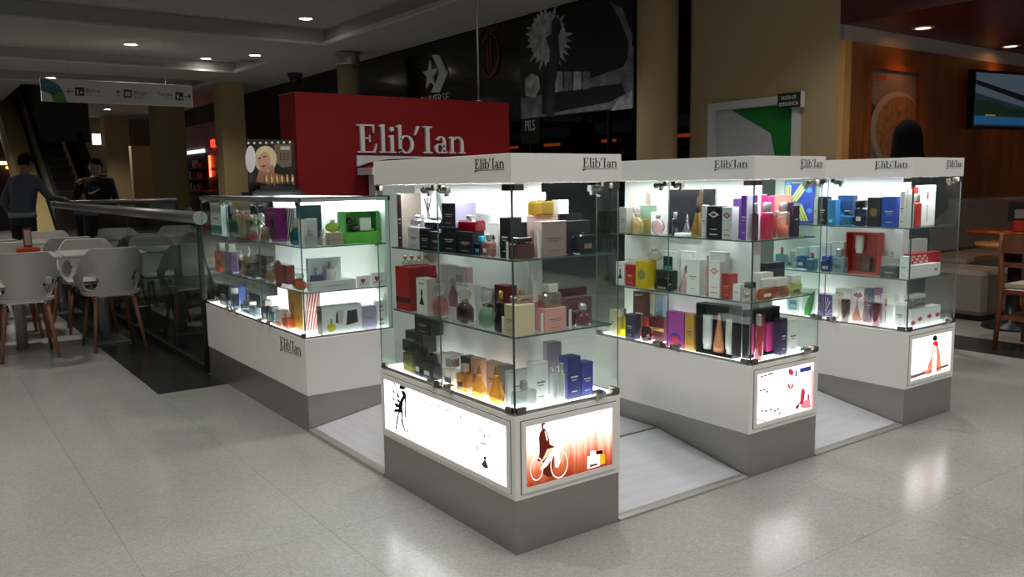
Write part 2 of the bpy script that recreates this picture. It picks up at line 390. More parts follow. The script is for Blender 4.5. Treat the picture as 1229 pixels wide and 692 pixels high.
# the same ceiling lamps go on overhead and behind the camera, outside the picture
for x_, y_, z_ in [(-2.6, 12.45, ZC), (-.6, 12.45, ZC), (-1.4, 6, ZC+.24), (1.0, 6, ZC+.24), (3.5, 6, ZC+.24), (-3.5, 1.6, ZC), (-1.0, 1.6, ZC), (1.6, 1.6, ZC), (4.2, 1.6, ZC),
                   (-3.5, -1.6, ZC), (-1.0, -1.6, ZC), (1.6, -1.6, ZC), (4.2, -1.6, ZC), (-1.0, -4, ZC), (1.6, -4, ZC), (4.2, -4, ZC), (-1.0, 17.5, ZC), (-1.5, 21, ZC), (0, 24.3, ZC)]:
    downlight((x_, y_, z_), LB, off=True)

# ---------------- tan wall with the emergency door (x = 5.5, facing the kiosk)
XW = 5.5
mb = MB(); mb.box(XW, XW+.3, 3.98, 4.24, 0, ZC); mb.box(XW, XW+.3, 2.45, 2.84, 0, ZC); mb.box(XW, XW+.3, 2.84, 3.98, 2.05, ZC)
mb.box(XW+.25, XW+.3, 2.84, 3.98, 0, 2.05)
struct(mb.build('wall_tan', TAN))
mb = MB(); mb.box(XW-.004, XW+.02, 2.43, 2.455, 0, ZC); mb.box(XW-.004, XW+.02, 4.235, 4.255, 0, ZC); struct(mb.build('trim_2', pm('9a958a', .5, .6)))
door = struct(bpy.data.objects.new('door_1', None)); COL.objects.link(door); ORG[door.name] = Vector((0, 0, 0))
FRW = pm('b9bab7', .5)
k = MB(); k.box(XW-.03, XW+.05, 2.84, 2.93, 0, 2.05); k.build('door_jamb', FRW, door)
k = MB(); k.box(XW-.03, XW+.05, 3.89, 3.98, 0, 2.05); k.build('door_jamb', FRW, door)
k = MB(); k.box(XW-.03, XW+.05, 2.93, 3.89, 1.97, 2.05); k.build('door_head', FRW, door)
k = MB(); k.box(XW+.01, XW+.045, 2.93, 3.89, .005, 1.97); k.build('door_leaf', pm('a9abad', .55), door)
k = MB(); k.prism([(3.70, 1.965), (2.94, 1.965), (2.94, 1.0), (3.07, 1.2), (3.20, 1.70)], Y, Z, -X, (XW+.01, 0, 0), 0, .0015); k.build('green_shape', pm('0e6a24', .5), door)
k = MB(); k.box(XW-.045, XW+.012, 2.99, 3.01, .92, .94); k.box(XW-.045, XW-.03, 2.99, 3.13, .92, .94); k.build('handle', CHROME, door)
es = thing('exit_sign', 'small black exit sign with white lettering projecting over emergency door', 'sign', (XW-.06, 2.9, 1.93))
k = MB(); k.box(XW-.078, XW-.03, 2.785, 2.799, 1.92, 2.07); k.build('back_plate', pm('c9c9c4', .5), es)
k = MB(); k.box(XW-.075, XW-.06, 2.80, 3.06, 1.925, 2.065); k.box(XW-.06, XW, 2.9, 2.92, 1.98, 2.0); k.build('plate', pm('1d2320', .4), es)
k = MB()
text(k, 'SALIDA DE', (XW-.0765, 3.02, 2.005), -Y, Z, .034, .17); text(k, 'EMERGENCIA', (XW-.0765, 3.04, 1.945), -Y, Z, .034, .215); k.build('lettering', pm('d8dad4', .5), es)

# ---------------- round column beside the dark shop front, other columns
def column(x, y, r, label, square=False, cap=False, col='8d7a5a', z=ZC, rz=0):
    t = thing('column', label, 'column', (x, y, 0), rz)
    k = MB()
    if square: k.bbox(-r, r, -r, r, 0, z, .01)
    else: k.lathe([(r, 0), (r, z)], (0, 0, 0), 40)
    k.build('shaft', pm(col, .8, noise=((.6, .6, .6), .04)), t, local=True)
    k = MB()
    if cap: k.lathe([(r+.004, z-.22), (r+.02, z-.2), (r+.02, z-.02), (r+.004, z)], (0, 0, 0), 32); k.build('capital', pm('b5b3ac', .3, .7), t, local=True)
    else:
        if square: k.bbox(-r-.008, r+.008, -r-.008, r+.008, 0, .12, .006)
        else: k.lathe([(r+.008, 0), (r+.008, .11), (r, .12)], (0, 0, 0), 32)
        k.build('base_ring', pm('4a4640', .5), t, local=True)
    return t
column(5.30, 4.56, .225, 'thick round beige column next to the tan wall', col='b49c72')
column(4.83, 11.45, .19, 'slim round column with metal capital behind red sign', cap=True, col='9a8862')
column(4.48, 16.9, .26, 'square beige column left of the red sign, nearest to it', True, col='b29c70')
column(4.15, 21.0, .36, 'broad square beige column behind the hanging direction sign', True, col='b29c70')
column(4.07, 27.2, .36, 'square beige column next to the escalator', True, col='b29c70')
# ---------------- dark shop front (x = 5.5) with glass, poster, sign
mb = MB(); mb.box(XW, XW+.08, 4.8, 12.9, 2.10, ZC); struct(mb.build('wall_shop_fascia', pm('08090b', .12)))
INS = pm('101113', .6)
for nm, r in (('wall_shop_back', (XW+3.4, XW+3.5, 4.24, 12.9, 0, ZC)), ('wall_shop_side', (XW+.3, XW+3.4, 4.2, 4.24, 0, ZC)), ('wall_shop_end', (XW, XW+3.5, 12.9, 13.0, 0, ZC)), ('ceiling_shop', (XW, XW+3.5, 4.2, 12.9, ZC-.02, ZC+.1)), ('wall_arcade', (XW, XW+.1, 13.0, 28, 0, ZC))):
    mb = MB(); mb.box(*r); struct(mb.build(nm, INS))
win = struct(bpy.data.objects.new('window_1', None)); COL.objects.link(win); ORG[win.name] = Vector((0, 0, 0))
SHOPG = pane_mat('b9c4c6', 1.0, .02, key='shopglass')
ys = [4.25, 5.6, 7.2, 8.8, 10.4, 12.9]
for a, b in zip(ys[:-1], ys[1:]):
    k = MB(); k.box(XW+.03, XW+.042, a+.012, b-.012, .05, 2.10); k.build('pane', SHOPG, win)
for a in ys:
    k = MB(); k.box(XW+.01, XW+.07, a-.012, a+.012, 0, 2.1); k.build('mullion', BLACK, win)
# things inside the shop
for i, (y_, z_) in enumerate([(5.6, 2.75), (6.7, 2.75), (7.6, 2.75), (8.6, 2.75), (9.6, 2.75)]):
    t = thing('shop_lamp', 'small white ceiling spotlight inside the dark shop', 'lamp', (XW+1.6, y_, z_), 0, 'spotlights inside the dark shop')
    k = MB(); k.lathe([(.05, 0), (.07, .1), (.02, .12), (.02, .75)], (XW+1.6, y_, z_), 12); k.build('housing', BLACK, t)
    k = MB(); k.lathe([(.001, -.003), (.055, -.003), (.055, .001), (.001, .001)], (XW+1.6, y_, z_), 12); k.build('lens', em('fff4e0', 6), t)
for i, y_ in enumerate([5.3, 6.9, 8.5, 10.1, 11.4]):
    t = thing('wall_rack', 'dark shop shelving rack with orange lit strip and shoe rows', 'shelf', (XW+2.9, y_, 0), 0, 'shelving racks inside the dark shop')
    k = MB()
    for s_ in (-.6, .6): k.box(XW+2.75, XW+3.15, y_+s_-.015, y_+s_+.015, 0, 2.0)
    k.build('upright', pm('2a2624', .5), t)
    for zz in (.3, .7, 1.1, 1.5):
        k = MB(); k.box(XW+2.75, XW+3.15, y_-.6, y_+.6, zz, zz+.03); k.build('shelf_board', pm('3a342e', .5), t)
    k = MB(); k.box(XW+2.70, XW+2.74, y_-.22, y_+.22, 1.90, 1.95); k.build('light_strip', em('ff5a20', .45), t)
    k = MB(); k.box(XW+2.76, XW+2.78, y_-.45, y_+.45, 2.05, 2.25); k.build('header_panel', pm('8fb0c8', .5), t)
# shoes shown near the pane, catching orange light
SH = []
def shoe(label, loc, rz, tilt):
    t = thing('shoe', label, 'shoe', loc, rz, 'shoes displayed behind the dark shop glass')
    k = MB(); k.prism([(-.13, .02), (.13, .02), (.14, .05), (.05, .09), (-.03, .14), (-.12, .15)], X, Z, Y, (0, 0, 0), -.045, .045); k.build('upper', pm('6a4636', .35), t, local=True)
    k = MB(); k.prism([(-.14, 0), (.14, 0), (.15, .025), (-.14, .025)], X, Z, Y, (0, 0, 0), -.05, .05); k.build('sole', pm('c9b8a6', .4), t, local=True)
    t.rotation_euler = (0, tilt, rz); return t
st = thing('shoe_stand', 'tall dark stepped shoe stand behind shop glass by round column', 'stand', (XW+.6, 5.3, 0))
k = MB()
for zz in (.5, .85, 1.2, 1.55): k.box(XW+.35, XW+.85, 4.75, 6.3, zz, zz+.02)
for yy in (4.76, 6.28): k.box(XW+.8, XW+.84, yy-.02, yy+.02, 0, 1.9)
k.build('shelf_frame', pm('221e1c', .4), st)
n = 0
for zz in (1.22, 1.57):
    for yy in (4.95, 5.2, 5.45, 5.7, 5.95, 6.2):
        shoe('brown shoe with pale sole on the stepped stand behind shop glass', (XW+.6, yy-.1, zz-.0005), math.pi+.1*(n % 3), 0); n += 1
# fascia poster: black and white street picture
po = thing('shop_poster', 'large black and white street photograph poster on dark shop fascia', 'poster', (XW-.02, 6.2, 2.1))
y0, y1, z0, z1 = 5.13, 7.36, 2.10, 3.42
k = MB(); k.box(XW-.02, XW-.001, y0, y1, z0, z1); k.build('board', pm('16171d', .35), po)
G1, G2, G3, G4 = pm('b4b6bc', .5, noise=((9, 9, 9), .6)), pm('787a84', .5, noise=((6, 6, 6), .6)), pm('3a3b43', .5, noise=((7, 7, 7), .5)), pm('1a1b20', .5)
def pz(k, pts, n, mi=0): k.prism(pts, -Y, Z, -X, (XW-.02, y1, 0), n, n+.001, mi)
L_ = lambda px, py: (y1-onx(px, py, XW).y, onx(px, py, XW).z)
def pzp(name, pix, n, mat):
    k = MB(); pz(k, [L_(a, b) for a, b in pix], n); return k.build(name, mat, po)
fan = []; rnd0 = random.Random(5)
for i in range(56):
    a = math.pi*2*i/56; r = (30+rnd0.uniform(-4, 8)) if i % 2 else 25
    fan.append((659+r*math.cos(a)*.85, 45+r*math.sin(a)*1.15))
pzp('printed_splash', fan, .0, G1)
pzp('printed_road', [(627, 118), (660, 112), (750, 80), (762, 55), (762, 128), (650, 140), (627, 143)], .0012, G2)
pzp('printed_arch', [(733, 2), (748, 10), (760, 40), (761, 85), (754, 96), (756, 50), (746, 24)], .0024, G2)
pzp('printed_shadow', [(652, 112), (748, 100), (752, 112), (735, 122), (652, 138)], .0024, G4)
pzp('printed_car', [(632, 95), (640, 88), (648, 92), (650, 106), (644, 117), (632, 115)], .0036, G1)
for j in range(4): pzp('printed_crate', [(668+11*j, 86), (677+11*j, 86), (677+11*j, 109-j), (668+11*j, 111-j)], .0036, G1 if j % 2 == 0 else G2)
pzp('printed_figure', [(664, 26), (668, 20), (673, 23), (676, 32), (672, 45), (674, 70), (668, 100), (667, 140), (657, 140), (659, 100), (662, 60), (657, 47), (656, 45), (663, 42)], .0048, G3)
pzp('printed_verge', [(745, 118), (761, 108), (761, 130), (735, 133)], .0048, G1)
# chevron-and-star sign
sg = thing('shop_sign', 'grey chevron and star shop logo on the dark fascia', 'sign', (XW-.03, 9.4, 2.4))
k = MB(); LG = pm('e0e0e2', .5)
k.prism([L_(520, 66) , L_(528, 66), L_(538, 87), L_(528, 111), L_(519, 111), L_(530, 87)], -Y, Z, -X, (XW, y1, 0), 0, .03); k.build('chevron', LG, sg)
k = MB(); c = onx(517.5, 90, XW); star = []
for i in range(10):
    a = math.pi/2+math.pi*i/5; r = .235 if i % 2 == 0 else .095
    star.append((y1-c.y+r*math.cos(a), c.z+r*math.sin(a)))
k.prism(star, -Y, Z, -X, (XW, y1, 0), 0, .03); k.build('star', LG, sg)
k = MB(); a = onx(499, 121, XW); b = onx(539.5, 121.5, XW); text(k, 'CONVERSE', (XW-.012, a.y, a.z-.09), -Y, Z, .13, abs(a.y-b.y)); k.build('lettering', LG, sg)
# red outlined blackletter neon
ng = thing('neon_letter', 'dim red outlined gothic letter sign on the dark fascia', 'sign', (XW-.03, 8.2, 2.9))
c = onx(589, 66, XW); k = MB(); R_ = pm('8a2a20', .5)
arc = [(XW-.02, c.y+.22*math.cos(t)*-1, c.z+.30*math.sin(t)) for t in [math.radians(40+i*14) for i in range(21)]]
k.tube([(q[0], c.y-(q[1]-c.y), q[2]) for q in arc], .012, 6)
k.tube([(XW-.02, c.y-.02, c.z+.34), (XW-.02, c.y-.02, c.z-.2)], .010, 6); k.tube([(XW-.02, c.y+.05, c.z+.28), (XW-.02, c.y+.05, c.z-.24)], .010, 6)
k.tube([(XW-.02, c.y+.26, c.z+.33), (XW-.02, c.y+.1, c.z+.4), (XW-.02, c.y-.1, c.z+.33), (XW-.02, c.y-.22, c.z+.38)], .010, 6)
k.build('tube', R_, ng)
bs = thing('shop_sign', 'small black board with faint white hand lettering in shop window', 'sign', (XW+.02, 7.2, 1.7))
a = onx(630, 150, XW); b = onx(642, 163, XW)
k = MB(); k.box(XW+.005, XW+.02, b.y-.1, a.y+.1, b.z-.1, a.z+.12); k.build('board', BLACK, bs)
k = MB(); text(k, 'PILS', (XW+.003, a.y, b.z+.08), -Y, Z, .14, a.y-b.y); k.build('lettering', pm('cfcfc8', .5), bs)

# ================================================================ KIOSK PLATFORM
PLAT = pm('c2c2c9', .55, noise=((3, 26, 3), .10)); PLAT2 = pm('c2c2c9', .55, noise=((26, 3, 3), .10)); ALU = pm('b7b5b0', .35, .6)
pl = thing('kiosk_platform', 'pale grey laminate platform with entry ramps between the display cases', 'platform', (1.4, 1.7, 0))
k = MB(); k.box(.4745, 1.205, .53, .967, 0, .1); k.box(.5, .5026, .967, 1.789, 0, .1); k.box(.5026, 2.88, .967, 3.5, 0, .1); k.box(1.6795, 2.41, .53, .967, 0, .1); k.build('deck', PLAT, pl)
for xa, xb in ((.4745, 1.205), (1.6795, 2.41)):
    k = MB(); k.prism([(0.03, 0), (.53, 0), (.53, .099), (.03, .014)], Y, Z, X, (xa, 0, 0), 0, xb-xa); k.build('ramp', PLAT, pl)
    k = MB(); k.prism([(0.0, 0), (.032, 0), (.032, .0165), (.012, .015), (.0, .008)], Y, Z, X, (xa, 0, 0), 0, xb-xa); k.build('edge_trim', ALU, pl)
    k = MB(); k.box(xa, xb, .524, .536, .095, .1015); k.build('joint_strip', pm('6f6e6c', .4, .5), pl)
k = MB(); k.prism([(0.03, 0), (.5, 0), (.5, .099), (.03, .02)], X, Z, Y, (0, .967, 0), 0, .822); k.build('ramp', PLAT2, pl)
k = MB(); k.prism([(0.0, 0), (.032, 0), (.032, .022), (.012, .021), (.0, .016)], X, Z, Y, (0, .967, 0), 0, .822); k.build('edge_trim', ALU, pl)

# ================================================================ DISPLAY CASES
ZS, ZB, ZH, ZT = .1896, .4814, 1.247, 1.3417   # plinth top, counter top, header bottom, header top
SH1, SH2 = .997, .742
def hinge(k, p, n, a):
    """glass-door fitting: bracket plus round knob; p on the glass, n outward, a along the face"""
    p, n, a = Vector(p), Vector(n), Vector(a)
    def bx(c, ha, hz, n0, n1):
        k.prism([(-ha, -hz), (ha, -hz), (ha, hz), (-ha, hz)], a, Z, n, c, n0, n1)
    bx(p, .012, .010, -.008, .012)
    c = p+a*.016
    k.prism([(.012*math.cos(t), .012*math.sin(t)) for t in [i*math.pi/5 for i in range(10)]], a, Z, n, c, -.006, .022)
    k.prism([(.007*math.cos(t), .007*math.sin(t)) for t in [i*math.pi/4 for i in range(8)]], a, Z, n, c, .022, .028)
    bx(p-Z*.010, .006, .012, -.004, .008)
def clamp(k, x, y, z, dx, dy):
    k.box(x-dx, x+dx, y-dy, y+dy, z-.010, z+.010)
EDGES = [GLASS, EDGE]
def pane(parent, x0, x1, y0, y1, z0, z1, mats=None, name='glass_panel'):
    k = MB(); k.box(x0, x1, y0, y1, z0, z1)
    dx, dy, dz = x1-x0, y1-y0, z1-z0
    thin = min(dx, dy, dz)
    # faces order: bottom, top, front(-y), right(+x), back(+y), left(-x): rim faces get the darker edge
    area = [dx*dy, dx*dy, dx*dz, dy*dz, dx*dz, dy*dz]
    big = max(area)
    for i in range(6): k.mi[i] = 0 if area[i] > big*.5 else 1
    return k.build(name, mats or EDGES, parent)
def lightbox(t, face, x0, x1, base, z0, z1, pmat, frame_mat):
    """framed backlit print on a case side. face 'F': spans x0..x1 at y=base ; face 'L': spans y at x=base"""
    k = MB(); b = .018
    def bar(a0, a1, c0, c1, n0, n1):
        if face == 'F': k.box(a0, a1, base-n1, base-n0, c0, c1)
        else: k.box(base-n1, base-n0, a0, a1, c0, c1)
    bar(x0, x1, z0, z0+b, 0, .006); bar(x0, x1, z1-b, z1, 0, .006); bar(x0, x0+b, z0+b, z1-b, 0, .006); bar(x1-b, x1, z0+b, z1-b, 0, .006)
    fr = k.build('lightbox_frame', frame_mat, t)
    k = MB(); bar(x0+b, x1-b, z0+b, z1-b, 0, .0015); pr_ = k.build('lightbox_print', pmat, t)
    k = MB()   # shadow gap round the frame
    g = .003
    bar(x0-g, x1+g, z0-g, z0, 0, .0005); bar(x0-g, x1+g, z1, z1+g, 0, .0005); bar(x0-g, x0, z0, z1, 0, .0005); bar(x1, x1+g, z0, z1, 0, .0005)
    k.build('frame_gap', pm('55524c', .7), t)
    return pr_
def make_case(x0, y0, W, L, label, tall=True, ltop=1.19, shelves=(SH1, SH2), panel=(.17, .23, .14, .93), logo_on=True, left_box=None, front_box=None):
    t = thing('display_case', label, 'display case', (x0+W/2, y0+L/2, 0), 0, 'glass perfume display cases')
    k = MB(); k.box(x0+.004, x0+W-.004, y0+.004, y0+L-.004, 0, ZS+.002); k.build('steel_plinth', STEEL, t)
    k = MB(); k.bbox(x0, x0+W, y0, y0+L, ZS, ZB, .0025); k.build('cabinet_body', WHITE, t)
    k = MB(); k.box(x0+.012, x0+W-.012, y0+.012, y0+L-.012, ZB-.0005, ZB+.0035); k.build('lit_deck', em('fbfdff', DECK_E), t)
    k = MB()
    for r in [(x0+.004, x0+W-.004, y0+.003, y0+.012), (x0+.004, x0+W-.004, y0+L-.012, y0+L-.003), (x0+.003, x0+.012, y0+.012, y0+L-.012), (x0+W-.012, x0+W-.003, y0+.012, y0+L-.012)]:
        k.box(r[0], r[1], r[2], r[3], ZB-.0005, ZB+.010)
    k.build('deck_channel', pm('a9a8a4', .3, .8), t)
    zt = ZH if tall else ltop-.004
    zb = ZB+.008; gi = .008; th = .005
    ym = y0+L*.487
    if tall:
        pane(t, x0+gi-th, x0+gi, y0+gi, ym-.001, zb, zt-.004); pane(t, x0+gi-th, x0+gi, ym+.001, y0+L-gi, zb, zt-.004)
    else:
        for a, b in zip((0, .36, .69), (.36, .69, 1)): pane(t, x0+gi-th, x0+gi, y0+gi+(L-2*gi)*a+.001, y0+gi+(L-2*gi)*b-.001, zb, zt-.004)
    pane(t, x0+gi, x0+W-gi, y0+gi-th, y0+gi, zb, zt-.004)
    pane(t, x0+W-gi, x0+W-gi+th, y0+gi, y0+L-gi, zb, zt-.004)
    pane(t, x0+gi, x0+W-gi, y0+L-gi, y0+L-gi+th, zb, zt-.004)
    for z in shelves: pane(t, x0+.022, x0+W-.022, y0+.022, y0+(L*.9 if tall else L-.03), z-.006, z, [SHELFG, EDGE], 'glass_shelf')
    if panel:
        k = MB(); k.box(x0+panel[0], x0+panel[1], y0+panel[2], y0+panel[3], ZB+.003, zt); k.build('back_panel', PANEL, t)
        k = MB()   # shelf pins
        for z in shelves:
            for yy in (panel[2]+.06, (panel[2]+panel[3])/2, panel[3]-.06): k.box(x0+panel[0]-.03, x0+panel[0], y0+yy-.008, y0+yy+.008, z-.018, z-.006)
        k.build('shelf_bracket', CHROME, t)
    if tall:
        k = MB(); k.bbox(x0-.0015, x0+W+.0015, y0-.0015, y0+L*.995, ZH, ZT, .0015); h = k.build('header', WHITE, t)
        k = MB(); lw = .108; lh = .036
        fx = {0: .965}.get(x0, .97)
        logo(k, (x0-.0015, y0+.034+.172, ZH+.049), -Y, Z, -X, .172, .032, .0012); k.build('header_lettering', DARKTXT, h); k = MB()
        logo(k, (x0+W-.176, y0-.0015, ZH+.049), X, Z, -Y, .156, .032, .0012); k.build('header_lettering', DARKTXT, h)
        k = MB(); zz = ZH-.0003
        for r in ((x0+.03, x0+.05, y0+.03, y0+L-.04), (x0+.07, x0+W-.03, y0+.03, y0+.05)): k.add([(r[0], r[2], zz), (r[1], r[2], zz), (r[1], r[3], zz), (r[0], r[3], zz)], [(0, 3, 2, 1)])
        k.build('light_strip', em('fbfdff', STRIP_E), t)
        # fittings
        for z in (ZH-.022, ZB+.022):
            for p_, n_, a_ in (((x0+.003, ym-.075, z), -X, Y), ((x0+.003, ym+.045, z), -X, Y), ((x0+W*(.72 if z > 1 else .76), y0+.003, z), -Y, X)):
                k = MB(); hinge(k, p_, n_, a_); k.build('hinge', CHROME, t)
        for z in (ZH-.014, ZB+.014):
            for q in ((x0+.006, y0+.034, .007, .019), (x0+.030, y0+.006, .019, .007), (x0+W-.022, y0+.006, .017, .007), (x0+W-.006, y0+.03, .007, .017), (x0+.006, y0+L-.035, .007, .017), (x0+.006, ym-.030, .007, .012), (x0+.006, ym+.022, .007, .010)):
                k = MB(); clamp(k, q[0], q[1], z, q[2], q[3]); k.build('corner_clamp', CLAMP, t)
    else:
        pane(t, x0+.003, x0+W-.003, y0+.003, y0+L-.003, ltop-.006, ltop, None, 'glass_top')
        k = MB()
        for r in [(x0+.001, x0+.014, y0, y0+L), (x0+W-.014, x0+W-.001, y0, y0+L), (x0, x0+W, y0, y0+.013), (x0, x0+W, y0+L-.013, y0+L)]:
            k.box(r[0], r[1], r[2], r[3], ltop-.024, ltop-.006)
        k.build('top_rail', pm('c4c3bf', .3, .7), t)
        k = MB(); k.box(x0+W-.08, x0+W-.06, y0+.03, y0+L-.04, ltop-.034, ltop-.024); k.build('light_strip', em('f2fbff', STRIP_E*.45), t)
        for f_ in (.70, .625, .36, .28):
            k = MB(); hinge(k, (x0+.003, y0+L*f_, ZB+.022), -X, Y); k.build('hinge', CHROME, t)
            k = MB(); hinge(k, (x0+.003, y0+L*f_+.02, ltop-.04), -X, Y); k.build('hinge', CHROME, t)
        for z in (ltop-.034, ZB+.014):
            for yy in (y0+.03, y0+L-.03): k = MB(); clamp(k, x0+.006, yy, z, .007, .017); k.build('corner_clamp', CLAMP, t)
        la, lb_, lt = onx(336.5, 416, x0), onx(361.5, 424, x0), onx(336.5, 403.5, x0)
        k = MB(); logo(k, (x0, la.y, la.z), -Y, Z, -X, la.y-lb_.y, lt.z-la.z, .0015); k.build('lettering', DARKTXT, t)
    pr_f = pr_l = None
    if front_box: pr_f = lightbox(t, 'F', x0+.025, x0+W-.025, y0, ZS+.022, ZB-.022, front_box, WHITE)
    if left_box: pr_l = lightbox(t, 'L', y0+.025, y0+L-.025, x0, ZS+.022, ZB-.022, left_box, WHITE)
    return t, pr_f, pr_l

CW, CL = .4745, .967
XC3, XC4 = 1.205, 2.41
wood_glow_print = gradient_glow([(0, '7a2c18'), (.25, 'b45a3c'), (.5, 'ecb9a0'), (.72, 'fff6ee'), (1, 'ffffff')], 2, .23, .44, 1.25, noise=((46, 1, 3), .55))  # wood print with a white glow painted into its upper stops
white_print = em('fdfffe', BOX_E)
pink_print = em('fffafa', BOX_E*.8)
C1, p1f, p1l = make_case(0, 0, CW, CL, 'tall glass perfume case with bicycle poster and fairy lightbox', front_box=wood_glow_print, left_box=white_print)
C3, p3f, _ = make_case(XC3, 0, CW, CL, 'tall glass perfume case with pale pink poster, between the two others', front_box=pink_print)
C4, p4f, _ = make_case(XC4, 0, CW, CL, 'tall glass perfume case with red bottle poster, next to the restaurant', front_box=em('fffdfa', BOX_E*.8))
W2, L2, Y2 = .5026, 1.705, 1.789
C2, _, _ = make_case(0, Y2, W2, L2, 'low long headerless perfume case beside the glass railing', tall=False, shelves=(.942, .713), panel=(W2-.022, W2-.010, .02, L2-.03))

# ---- printed figures on the light boxes (backlit prints)
def flat_on(parent, name, pts, face, base, n, mat):
    k = MB()
    if face == 'F': k.prism(pts, X, Z, -Y, (0, base, 0), n, n+.0004)
    else: k.prism(pts, Y, Z, -X, (base, 0, 0), n, n+.0004)
    return k.build(name, mat, parent)
def fpix(pix, base=0): return [(ony(a, b, base).x, ony(a, b, base).z) for a, b in pix]
def lpix(pix, base=0): return [(onx(a, b, base).y, onx(a, b, base).z) for a, b in pix]
def z7(pts): return [(600+a/5.32, 470+b/5.32) for a, b in pts]
def circ(cx, cy, rx, ry, n=16): return [(cx+rx*math.cos(2*math.pi*i/n), cy+ry*math.sin(2*math.pi*i/n)) for i in range(n)]
PB, PR, PC = em('6a2a1e', .55), em('a8452c', .8), em('f6dccf', 1.2)
def ringp(parent, name, cx, cy, r0, r1, sx, sk, n, mat, base=0):
    k = MB(); c = 20
    for i in range(c):
        q = []
        for rr, t in ((r0, i), (r1, i), (r1, i+1), (r0, i+1)):
            a = 2*math.pi*t/c; q.append(z7([(cx+rr*sx*math.cos(a), cy+rr*math.sin(a)-sk*rr*sx*math.cos(a))])[0])
        k.prism(fpix(q, base), X, Z, -Y, (0, base, 0), n, n+.0004)
    return k.build(name, mat, parent)
flat_on(p1f, 'printed_man', fpix(z7([(262, 205), (272, 193), (287, 198), (293, 222), (287, 240), (300, 255), (312, 300), (316, 335), (340, 345), (345, 352), (300, 365), (285, 400), (262, 445), (238, 440), (250, 395), (250, 345), (247, 290), (255, 255), (266, 243)])), 'F', 0, .0016, PB)
flat_on(p1f, 'printed_man_face', fpix(z7([(276, 208), (287, 205), (290, 222), (282, 235), (274, 230)])), 'F', 0, .0021, PC)
flat_on(p1f, 'printed_shirt', fpix(z7([(283, 250), (292, 252), (303, 300), (298, 315), (290, 280)])), 'F', 0, .0021, PC)
flat_on(p1f, 'printed_bicycle_frame', fpix(z7([(290, 430), (350, 345), (378, 352), (372, 372), (385, 440), (370, 480), (350, 480), (345, 400), (300, 470), (262, 500), (255, 490)])), 'F', 0, .0021, PC)
flat_on(p1f, 'printed_shadow', fpix(z7([(262, 450), (330, 380), (345, 400), (330, 540), (300, 540), (270, 520)])), 'F', 0, .0016, PB)
ringp(p1f, 'printed_wheel', 375, 460, 82, 90, .62, .18, .0026, PC); ringp(p1f, 'printed_wheel', 232, 490, 68, 76, .55, .18, .0026, PC)
flat_on(p1f, 'printed_perfume', fpix(z7([(556, 412), (636, 393), (636, 470), (556, 492)])), 'F', 0, .0016, em('fff2e4', 1.3))
flat_on(p1f, 'printed_perfume_cap', fpix(z7([(575, 380), (608, 372), (610, 400), (575, 410)])), 'F', 0, .0021, em('ffffff', 1.2))
flat_on(p1f, 'printed_yellow_pack', fpix(z7([(636, 400), (668, 393), (670, 455), (638, 465)])), 'F', 0, .0016, em('e8a020', 1.0))
flat_on(p1f, 'printed_black_cap', fpix(z7([(614, 378), (650, 370), (652, 392), (616, 400)])), 'F', 0, .0021, em('181420', .4))
flat_on(p1f, 'printed_label', fpix(z7([(570, 465), (620, 453), (622, 465), (572, 480)])), 'F', 0, .0021, em('6a4030', .6))
for i in range(4): flat_on(p1f, 'printed_mark', fpix(z7([(600+22*i, 132-5*i), (612+22*i, 129-5*i), (612+22*i, 137-5*i), (600+22*i, 140-5*i)])), 'F', 0, .0016, em('b0a8a0', .7))
# fairy lightbox
FB = em('050505', .2)
def z4(pts): return [(455+a/7.69, 450+b/7.69) for a, b in pts]
FB = em('262626', .25)
flat_on(p1l, 'printed_fairy', lpix(z4([(205, 140), (235, 145), (255, 180), (250, 200), (226, 240), (219, 290), (222, 335), (219, 400), (227, 440), (252, 525), (241, 525), (208, 430), (205, 342), (190, 348), (178, 420), (163, 505), (152, 502), (165, 410), (182, 330), (184, 270), (195, 240), (206, 215), (222, 190)])), 'L', 0, .0016, FB)
flat_on(p1l, 'printed_hair', lpix(z4(circ(222, 108, 33, 24))), 'L', 0, .0021, FB)
flat_on(p1l, 'printed_arm', lpix(z4([(243, 190), (256, 185), (250, 262), (254, 392), (243, 392), (238, 262)])), 'L', 0, .0021, FB)
flat_on(p1l, 'printed_flacon', lpix(z4([(255, 505), (268, 500), (274, 520), (262, 528)])), 'L', 0, .0016, FB)
for q in ([(135, 66), (150, 75), (168, 120), (150, 102)], [(122, 128), (140, 138), (158, 180), (138, 166)], [(158, 143), (180, 168), (198, 214), (174, 206)], [(116, 193), (135, 203), (156, 238), (136, 230)], [(138, 253), (175, 260), (202, 302), (158, 292)], [(135, 337), (150, 310), (197, 313), (176, 340)], [(160, 215), (190, 225), (205, 262), (178, 248)]):
    flat_on(p1l, 'printed_wing', lpix(z4(q)), 'L', 0, .0016, FB)
def z4b(pts): return [(530+a/6.92, 490+b/6.92) for a, b in pts]
flat_on(p1l, 'printed_dress', lpix(z4b([(352, 395), (375, 397), (370, 430), (394, 492), (365, 498), (330, 460), (357, 430)])), 'L', 0, .0016, em('4a484a', .4))
for q in ([(290, 290), (340, 278), (372, 288), (402, 320), (368, 302), (330, 292)], [(292, 310), (304, 306), (304, 345), (292, 345)], [(310, 180), (335, 176), (335, 186), (312, 192)], [(352, 220), (366, 216), (364, 248), (354, 246)], [(380, 226), (410, 228), (405, 240), (382, 236)], [(328, 200), (355, 204), (350, 212), (330, 210)], [(432, 395), (440, 395), (438, 410), (431, 410)]):
    flat_on(p1l, 'printed_flourish', lpix(z4b(q)), 'L', 0, .0016, em('a09ea2', .7))
k = MB(); a = onx(440+168/2.565, 420+160/2.565, 0); b = onx(440+292/2.565, 420+205/2.565, 0)
